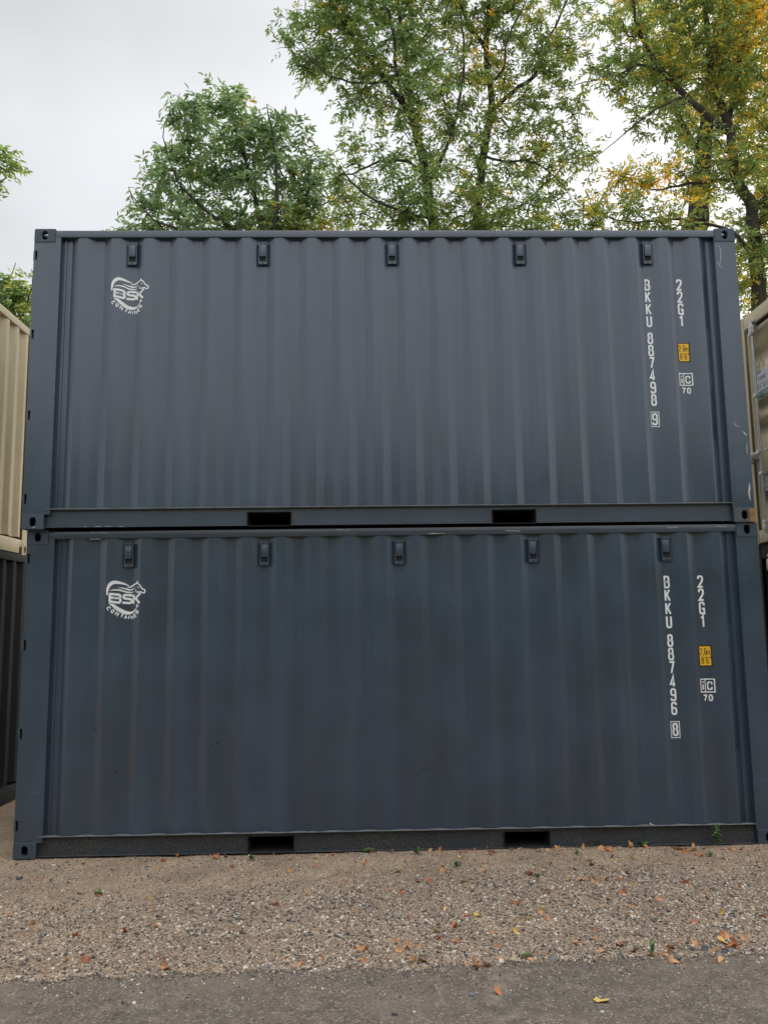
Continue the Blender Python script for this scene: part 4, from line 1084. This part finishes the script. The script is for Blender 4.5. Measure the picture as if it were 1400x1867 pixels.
# thick grey trunk behind it
Yt = 9.5
B = Branches(); b3 = at(1262, 470, Yt); b3.z = 0
B.limb([(b3, .30), (b3+Vector((0, 0, 5)), .26)] + P_([(1262, 470, .25), (1270, 408, .24), (1278, 330, .20), (1285, 250, .16), (1295, 160, .12), (1310, 60, .07), (1320, -60, .03)], Yt))
B.limb(P_([(1230, 200, .06), (1190, 100, .045), (1160, 0, .03), (1150, -80, .02)], Yt), B.nearest(at(1280, 300, Yt)))
tree('thick_trunk_tree', 'thick-trunked pale tree half hidden behind the yellowing tree at right', B,
     [blob(1290, 120, Yt, 1.5, 1.6, 1.2), blob(1200, 60, Yt, 1.2, 1.4, 1.0, .7), blob(1340, 350, Yt, 1.0, .9, 1.0, .8), blob(1380, 200, Yt, 1.1, 1.8, 1.0), blob(1370, 500, Yt, .9, 1.0, .8)], 420, .13, M_leaf,
     lambda x, y, z: .42 + .15*math.sin(x*2.1+z*1.3), tuple(b3), 'trees behind the containers', per=(4, 6), seed=12)
# left edge: two trees reaching into the gap
Yl = 6.0
B = Branches(); b4 = at(-40, 620, Yl); b4.z = 0
B.limb([(b4, .09), (b4+Vector((0, 0, 4)), .07)] + P_([(-20, 640, .05), (0, 580, .03), (15, 520, .018), (30, 480, .006)], Yl))
B.limb(P_([(30, 590, .02), (55, 540, .012), (62, 495, .005)], Yl), B.nearest(at(-10, 620, Yl)))
tree('small_tree', 'small green tree showing above the tan container at the left edge', B,
     [blob(10, 560, Yl, .65, .55), blob(52, 545, Yl, .38, .48), blob(-60, 560, Yl, .8, .7), blob(30, 630, Yl, .8, .5)], 190, .12, M_leaf,
     lambda x, y, z: .20 + .06*math.sin(x*5+z*3), tuple(b4), 'trees behind the containers', per=(4, 6), seed=15)
Yf = 9.0
B = Branches(); b5 = at(-190, 560, Yf); b5.z = 0
B.limb([(b5, .15), (b5+Vector((0, 0, 6)), .12)] + P_([(-180, 500, .09), (-160, 400, .07), (-140, 300, .045), (-130, 200, .02)], Yf))
B.limb(P_([(-120, 340, .03), (-60, 310, .018), (-10, 290, .008)], Yf), B.nearest(at(-165, 410, Yf)))
B.limb(P_([(-110, 400, .025), (-50, 370, .015), (-10, 350, .006)], Yf), B.nearest(at(-170, 450, Yf)))
tree('olive_tree', 'olive green tree whose branch tips poke in at the upper left edge', B,
     [blob(-120, 320, Yf, 1.0, 1.1), blob(-12, 305, Yf, .42, .48), blob(-25, 345, Yf, .28, .25), blob(-200, 350, Yf, 1.2, 1.3)], 330, .14, M_leaf,
     lambda x, y, z: .27 + .08*math.sin(x*5+z*3), tuple(b5), 'trees behind the containers', per=(4, 6), seed=17)
B = Branches(); b6 = Vector((-1.75, 4.1, 0))
B.limb([(b6, .03), (b6+Vector((.05, 0, 1)), .025), (b6+Vector((-.05, .1, 2.2)), .015), (b6+Vector((0, .1, 3.2)), .006)])
tree('dark_shrub', 'dark leafy shrub growing in the narrow gap at the left', B, [((-1.75, 4.2, 1.9), (.9, .8, 1.9), 1.), ((-1.5, 3.7, 1.2), (.6, .5, 1.3), 1.2)], 380, .10, M_leaf_gap_shade,
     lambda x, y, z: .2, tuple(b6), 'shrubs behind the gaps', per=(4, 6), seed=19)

# unseen tree mass added behind the camera to darken the lower container
n = 22000
X = RNG.uniform(-34, 38, n); Y = -13.5 - RNG.uniform(0, 1, n)**1.5*6
TOP = 4.3 + 2.4*vnoise(X*.35, X*0+.5, 31) + 1.2*vnoise(X*1.1, X*0+.5, 32)
Zw = TOP*(1-RNG.uniform(0, 1, n)**2.2*.98)
d1 = RNG.normal(size=(n, 3)); d1 /= np.linalg.norm(d1, axis=1)[:, None]; d2 = np.cross(d1, RNG.normal(size=(n, 3))); d2 /= np.linalg.norm(d2, axis=1)[:, None]
P0 = np.stack([X, Y, Zw], 1); s1 = RNG.uniform(.22, .45, (n, 1)); s2 = s1*RNG.uniform(.4, .8, (n, 1))
V = np.stack([P0-d1*s1, P0+d2*s2, P0+d1*s1, P0-d2*s2], 1).reshape(-1, 3)
n2 = 5000                                                            # more added trees at the right, dimming the lower panel's reflections
s1b = RNG.uniform(.22, .45, n2)
Vb = np.stack([RNG.uniform(37, 43, n2), RNG.uniform(-16, 6, n2), RNG.uniform(0, 1, n2)**.6*5.0], 1)
e1 = RNG.normal(size=(n2, 3)); e1 /= np.linalg.norm(e1, axis=1)[:, None]; e2 = np.cross(e1, RNG.normal(size=(n2, 3))); e2 /= np.linalg.norm(e2, axis=1)[:, None]
V = np.concatenate([V, np.stack([Vb-e1*s1b[:, None], Vb+e2*s1b[:, None]*.6, Vb+e1*s1b[:, None], Vb-e2*s1b[:, None]*.6], 1).reshape(-1, 3)]); n += n2
added_woods = link('added_woods', np_mesh('added_woods', V, np.arange(n*4).reshape(-1, 4)), M_leaf); added_woods['kind'] = 'stuff'
# rank undergrowth behind the stacks, leaf colour darkened for gap shade
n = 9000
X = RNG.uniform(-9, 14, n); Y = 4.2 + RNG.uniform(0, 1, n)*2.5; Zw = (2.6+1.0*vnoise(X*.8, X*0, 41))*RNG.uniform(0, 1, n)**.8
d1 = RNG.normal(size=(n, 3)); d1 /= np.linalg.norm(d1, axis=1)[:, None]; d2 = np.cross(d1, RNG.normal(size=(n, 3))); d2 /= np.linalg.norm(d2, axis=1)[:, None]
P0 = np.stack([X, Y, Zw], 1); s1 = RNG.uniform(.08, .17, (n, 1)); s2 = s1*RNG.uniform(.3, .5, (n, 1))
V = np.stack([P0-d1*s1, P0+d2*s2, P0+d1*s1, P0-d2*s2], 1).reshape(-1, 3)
ug = link('undergrowth', np_mesh('undergrowth', V, np.arange(n*4).reshape(-1, 4)), M_leaf_gap_shade); ug['kind'] = 'stuff'

# ------------------------------------------------------------------ fallen leaves
def dry_leaf_material(name, a, b_):
    m, nt, b = mat(name); oi = node(nt, 'ShaderNodeObjectInfo'); co = objco(nt)
    n = noise(nt, co, 45, 4)
    c = ramp(nt, oi.outputs['Random'], [(0, a), (1, b_)]).outputs[0]
    c = mix(nt, .8, c, ramp(nt, n.outputs[0], [(.3, (.55,)*3), (.7, (1.3,)*3)]).outputs[0], 'MULTIPLY')
    nt.links.new(c, b.inputs['Base Color']); b.inputs['Roughness'].default_value = .7; return m
M_dry = dry_leaf_material('dry orange leaf', (.50, .21, .08), (.64, .36, .17))
M_brown = dry_leaf_material('dry brown leaf', (.34, .12, .05), (.52, .20, .075))
M_yel = dry_leaf_material('dry yellow leaf', (.66, .46, .13), (.70, .40, .08))
def dry_leaf_mesh(kind, seed):
    rr = random.Random(seed); n = 11 if kind == 'lobed' else 8
    rim = []
    for i in range(n):
        a = 6.2832*i/n
        if kind == 'lobed': r = (1.0 if i % 2 else .66)*rr.uniform(.7, 1.15)
        else: r = .5+.5*abs(math.cos(a))**1.2
        rim.append((r*math.cos(a), r*math.sin(a)*(1 if kind == 'lobed' else .62)))
    ax, bx, cx = rr.uniform(.45, 1.1), rr.uniform(-.5, .5), rr.uniform(0, 6)
    V = [(0, 0, 0)]
    for s in (.55, 1.0):
        for x, y in rim:
            x, y = x*s, y*s
            u = x*math.cos(cx)+y*math.sin(cx)
            V.append((x*(1-.15*s), y*(1-.15*s), ax*u*u + bx*x*y + rr.uniform(-.12, .16)*s))
    T = [(0, 1+i, 1+(i+1) % n) for i in range(n)]
    Q = [(1+i, 1+n+i, 1+n+(i+1) % n, 1+(i+1) % n) for i in range(n)]
    zmin = min(v[2] for v in V); V = [(a, b, c-zmin) for a, b, c in V]
    return np_mesh('fallen_leaf', V, Q, T, smooth=True)
LEAFM = {}
for k, m in (('dry', M_dry), ('brown', M_brown), ('yel', M_yel)):
    for i in range(5):
        me = dry_leaf_mesh('lobed' if (k != 'yel' and i < 3) else 'oval', i*7+len(k)); me.materials.append(m); LEAFM[(k, i)] = me
def fallen(px, py, s, k, label, group=None, z=None, tilt=.3, xy=None):
    p = Vector((*xy, 0)) if xy else ong(px, py, 0.)
    road_ = p.y < float(edge_y(p.x))-.02
    zz = z if z is not None else ((.0135 if road_ else float(gz(p.x, p.y))+.003))
    o = link('fallen_leaf', LEAFM[(k, random.randrange(5))], None, None, (p.x, p.y, zz))
    s *= 1.3 if s > .03 else 1.65; o.scale = (s, s, s); o.rotation_euler = (random.uniform(-tilt, tilt), random.uniform(-tilt, tilt), random.uniform(0, 6.28))
    o['label'] = label; o['category'] = 'leaf'
    if group: o['group'] = group
LG = 'fallen leaves on the ground'
fallen(868, 1770, .045, 'dry', 'upright curled tan leaf just inside the asphalt edge near the sandy crack', LG, tilt=1.1)
fallen(910, 1818, .030, 'brown', 'reddish brown curled leaf on the asphalt right of the sandy crack', LG, tilt=.7)
fallen(1097, 1832, .036, 'yel', 'flat yellow oval leaf on the asphalt beside a white pebble', LG, tilt=.1)
fallen(1318, 1722, .040, 'yel', 'largest yellowish crumpled leaf at the asphalt edge on the right', LG, tilt=.8)
fallen(1340, 1727, .040, 'brown', 'orange brown crumpled leaf pressed against the largest yellowish leaf', LG, tilt=.8)
fallen(1325, 1712, .032, 'dry', 'pale brown leaf lying just above the largest yellowish leaf', LG, tilt=.9)
fallen(663, 1732, .040, 'dry', 'lone tan curled leaf on the gravel just before the asphalt, mid picture', LG, tilt=.6)
fallen(230, 1700, .036, 'dry', 'lone light tan leaf on the gravel in the left foreground', LG, tilt=.6)
fallen(965, 1598, .055, 'dry', 'big crumpled orange leaf on the sandy strip beside a tiny green weed', LG, tilt=.8)
fallen(1148, 1536, .050, 'dry', 'large tan leaf leaning on the bottom rail near the right end', LG, tilt=1.2)
fallen(1158, 1541, .038, 'dry', 'tan leaf lying flat right of the large leaf leaning on the rail', LG, tilt=.4)
fallen(785, 1610, .045, 'brown', 'dark reddish brown crumpled leaf on the sand in mid picture', LG, tilt=.7)
fallen(435, 1552, .050, 'dry', 'flat tan leaf below the left forklift pocket of the lower container', LG, tilt=.3)
fallen(1174, 1501, .018, 'dry', 'tiny tan leaf lying on the ledge of the lower container bottom rail', LG, z=.1655, xy=(5.03, .022))
TONE = {'dry': 'orange', 'brown': 'reddish brown', 'yel': 'yellow'}
def small_leaf(px, py):
    k = random.choice(('dry', 'dry', 'dry', 'brown', 'brown', 'yel' if py < 1700 else 'dry')); p = ong(px, py)
    side = 'left of both pockets' if p.x < 1.83 else ('between the pockets' if p.x < 4.0 else 'right of both pockets')
    row = 'on the sandy strip near the rail' if p.y > -.62 else ('in the middle of the gravel' if p.y > -1.5 else 'on the coarse gravel by the asphalt')
    if p.y < float(edge_y(p.x)): row = 'on the asphalt'
    fallen(px, py, random.uniform(.011, .026), k, 'small %s leaf %s, %s' % (TONE[k], row, side), 'small %s leaves %s %s' % (TONE[k], row, side), tilt=.95)

zone = [(205, 1586), (170, 1600), (125, 1610), (147, 1630), (15, 1669), (251, 1665), (270, 1645), (286, 1692), (292, 1749), (299, 1767), (158, 1755), (120, 1753), (108, 1708), (423, 1582), (582, 1605), (630, 1610), (632, 1630), (502, 1652), (652, 1662),
        (575, 1580), (663, 1579), (527, 1590), (518, 1750), (650, 1727), (838, 1564), (708, 1626), (825, 1634), (808, 1657), (938, 1647), (848, 1671), (872, 1670), (961, 1676), (996, 1674), (1000, 1628), (1002, 1577), (1048, 1588), (1050, 1570), (1074, 1571),
        (1095, 1585), (1105, 1606), (1060, 1605), (1109, 1641), (1145, 1673), (1157, 1652), (1163, 1707), (1050, 1718), (1049, 1724), (1096, 1736), (1210, 1720), (1242, 1722), (1337, 1635), (1313, 1667), (1195, 1669), (1262, 1583), (1248, 1556), (1317, 1566),
        (1364, 1558), (1250, 1612), (1223, 1575), (1284, 1551), (1350, 1550), (1375, 1552), (1229, 1551), (1188, 1571), (1148, 1658), (800, 1711), (829, 1718), (765, 1725), (743, 1728), (1304, 1738), (1190, 1745), (1155, 1738), (757, 1754), (771, 1754),
        (1120, 1592), (1080, 1578), (830, 1690), (900, 1700), (985, 1660), (1135, 1630), (1290, 1640), (1390, 1670), (1375, 1655), (440, 1700), (90, 1660), (60, 1690)]
for i, (px, py) in enumerate(zone):
    small_leaf(px, py)
for i in range(120):
    px, py = random.uniform(20, 1390), 1560+210*random.random()**1.4
    if random.random() > .35 + .65*(px > 600): continue
    small_leaf(px, py)
for i in range(46):
    x = random.uniform(.3, 5.8); x = x if random.random() < .45 else random.uniform(3.6, 5.8)
    k = random.choice(('dry', 'dry', 'brown'))
    side = 'left of the left pocket' if x < 1.83 else 'below the left pocket' if x < 2.19 else 'between the pockets' if x < 3.86 else 'below the right pocket' if x < 4.22 else 'right of the right pocket'
    fallen(0, 0, random.uniform(.013, .028), k, 'small %s leaf at the foot of the lower rail, %s' % (TONE[k], side), '%s leaves at the foot of the rail %s' % (TONE[k], side), tilt=.95, xy=(x, random.uniform(-.16, -.01)))

# ------------------------------------------------------------------ weeds
def weed_material():
    m, nt, b = mat('weed leaf'); gm = node(nt, 'ShaderNodeNewGeometry')
    c = ramp(nt, gm.outputs['Random Per Island'], [(0, (.07, .15, .04)), (1, (.16, .27, .08))]).outputs[0]
    nt.links.new(c, b.inputs['Base Color']); b.inputs['Roughness'].default_value = .6; return m
M_weed = weed_material()
def weed(px, py, label, h, spread, n, kind='rosette', ll=.03):
    p = ong(px, py, 0.); p.z = float(gz(p.x, p.y))
    if p.y < float(edge_y(p.x))-.01: p.z = .012
    t = thing('weed', label, 'weed', p, random.uniform(0, 6), 'small weeds')
    rng = random.Random(int(px*7+py)); V, Q, T = [], [], []; SV, SQ = [], []
    ns = max(3, n//7)
    for s in range(ns):
        a = rng.uniform(0, 6.28); out = Vector((math.cos(a), math.sin(a), 0)); hh = h*rng.uniform(.5, 1.1); sp = spread*rng.uniform(.3, 1)
        pts = [out*sp*(k/3)**1.3 + Vector((0, 0, hh*(k/3)**.8)) for k in range(4)]
        if kind == 'tall': pts = [out*sp*.35*(k/3)**1.5 + Vector((0, 0, hh*(k/3))) for k in range(4)]
        b0_ = len(SV)
        for q in pts:
            for k in range(3): SV.append(q+Vector((math.cos(k*2.1), math.sin(k*2.1), 0))*.0014)
        for i in range(3):
            for k in range(3): SQ.append((b0_+3*i+k, b0_+3*i+(k+1) % 3, b0_+3*i+3+(k+1) % 3, b0_+3*i+3+k))
        for k in range(max(3, n//ns)):
            tt = rng.uniform(.25, 1)*3; i = min(2, int(tt)); q = pts[i].lerp(pts[i+1], tt-i)
            aa = rng.uniform(0, 6.28); d = Vector((math.cos(aa), math.sin(aa), rng.uniform(-.1, .7))).normalized()
            if kind == 'grass': d = (out*.5 + Vector((0, 0, 1))).normalized()
            l = ll*rng.uniform(.6, 1.25); wv = l*(.14 if kind == 'grass' else .24); sd_ = d.cross(Vector((0, 0, 1))).normalized()*wv; up = Vector((0, 0, l*.12))
            b = len(V); V += [q, q+d*l*.5+sd_+up, q+d*l-up*.8, q+d*l*.5-sd_+up]; Q.append((b, b+1, b+2, b+3))
    link('stem', np_mesh('stem', np.array([tuple(v) for v in SV]), SQ), M_weed, t)
    f = link('foliage', np_mesh('foliage', np.array([tuple(v) for v in V]), Q), M_weed, t); f['kind'] = 'stuff'
weed(1306, 1545, 'tallest leafy weed against the bottom rail near the right end', .16, .06, 60, 'tall', .042)
weed(671, 1556, 'widest green weed in front of the bottom rail at mid length', .03, .07, 80, ll=.028)
weed(761, 1560, 'round green weed on the sand a step right of the widest weed', .045, .035, 60, ll=.026)
weed(609, 1550, 'upright weed touching the rail just right of the left forklift pocket', .07, .03, 40, 'tall', .03)
weed(460, 1568, 'green weed on the sand below the left forklift pocket', .04, .035, 50, ll=.025)
weed(181, 1629, 'flat green weed on the sand in the left foreground', .025, .05, 50, ll=.025)
weed(94, 1607, 'small two-leaf weed near the left corner casting', .03, .02, 16, ll=.022)
weed(832, 1580, 'small upright weed right of the round weed', .045, .025, 36, 'tall', .026)
weed(979, 1602, 'tiny weed beside the big crumpled orange leaf', .03, .025, 24, ll=.024)
weed(1172, 1545, 'low green weed hugging the rail right of the leaning tan leaf', .035, .05, 50, ll=.028)
weed(1090, 1544, 'green weed at the rail below the right forklift pocket', .05, .03, 40, 'tall', .028)
weed(1052, 1560, 'thin sprout on the sand below the right forklift pocket', .04, .02, 18, 'tall', .022)
weed(1293, 1560, 'small weed in front of the tallest weed', .035, .03, 30, ll=.026)
weed(114, 1561, 'small weed beside the rail close to the left corner casting', .03, .02, 24, ll=.022)
weed(215, 1556, 'thin weed at the rail one step from the left corner casting', .03, .02, 18, ll=.02)
weed(1188, 1746, 'bright green grass tuft growing in the asphalt edge', .05, .03, 26, 'grass', .05)
weed(960, 1742, 'yellow green moss-like weed at the asphalt edge', .02, .05, 40, ll=.018)
weed(806, 1581, 'tiny sprout left of the small upright weed', .02, .015, 12, ll=.02)
weed(725, 1590, 'low weed on the sand below the widest weed', .018, .025, 20, ll=.02)
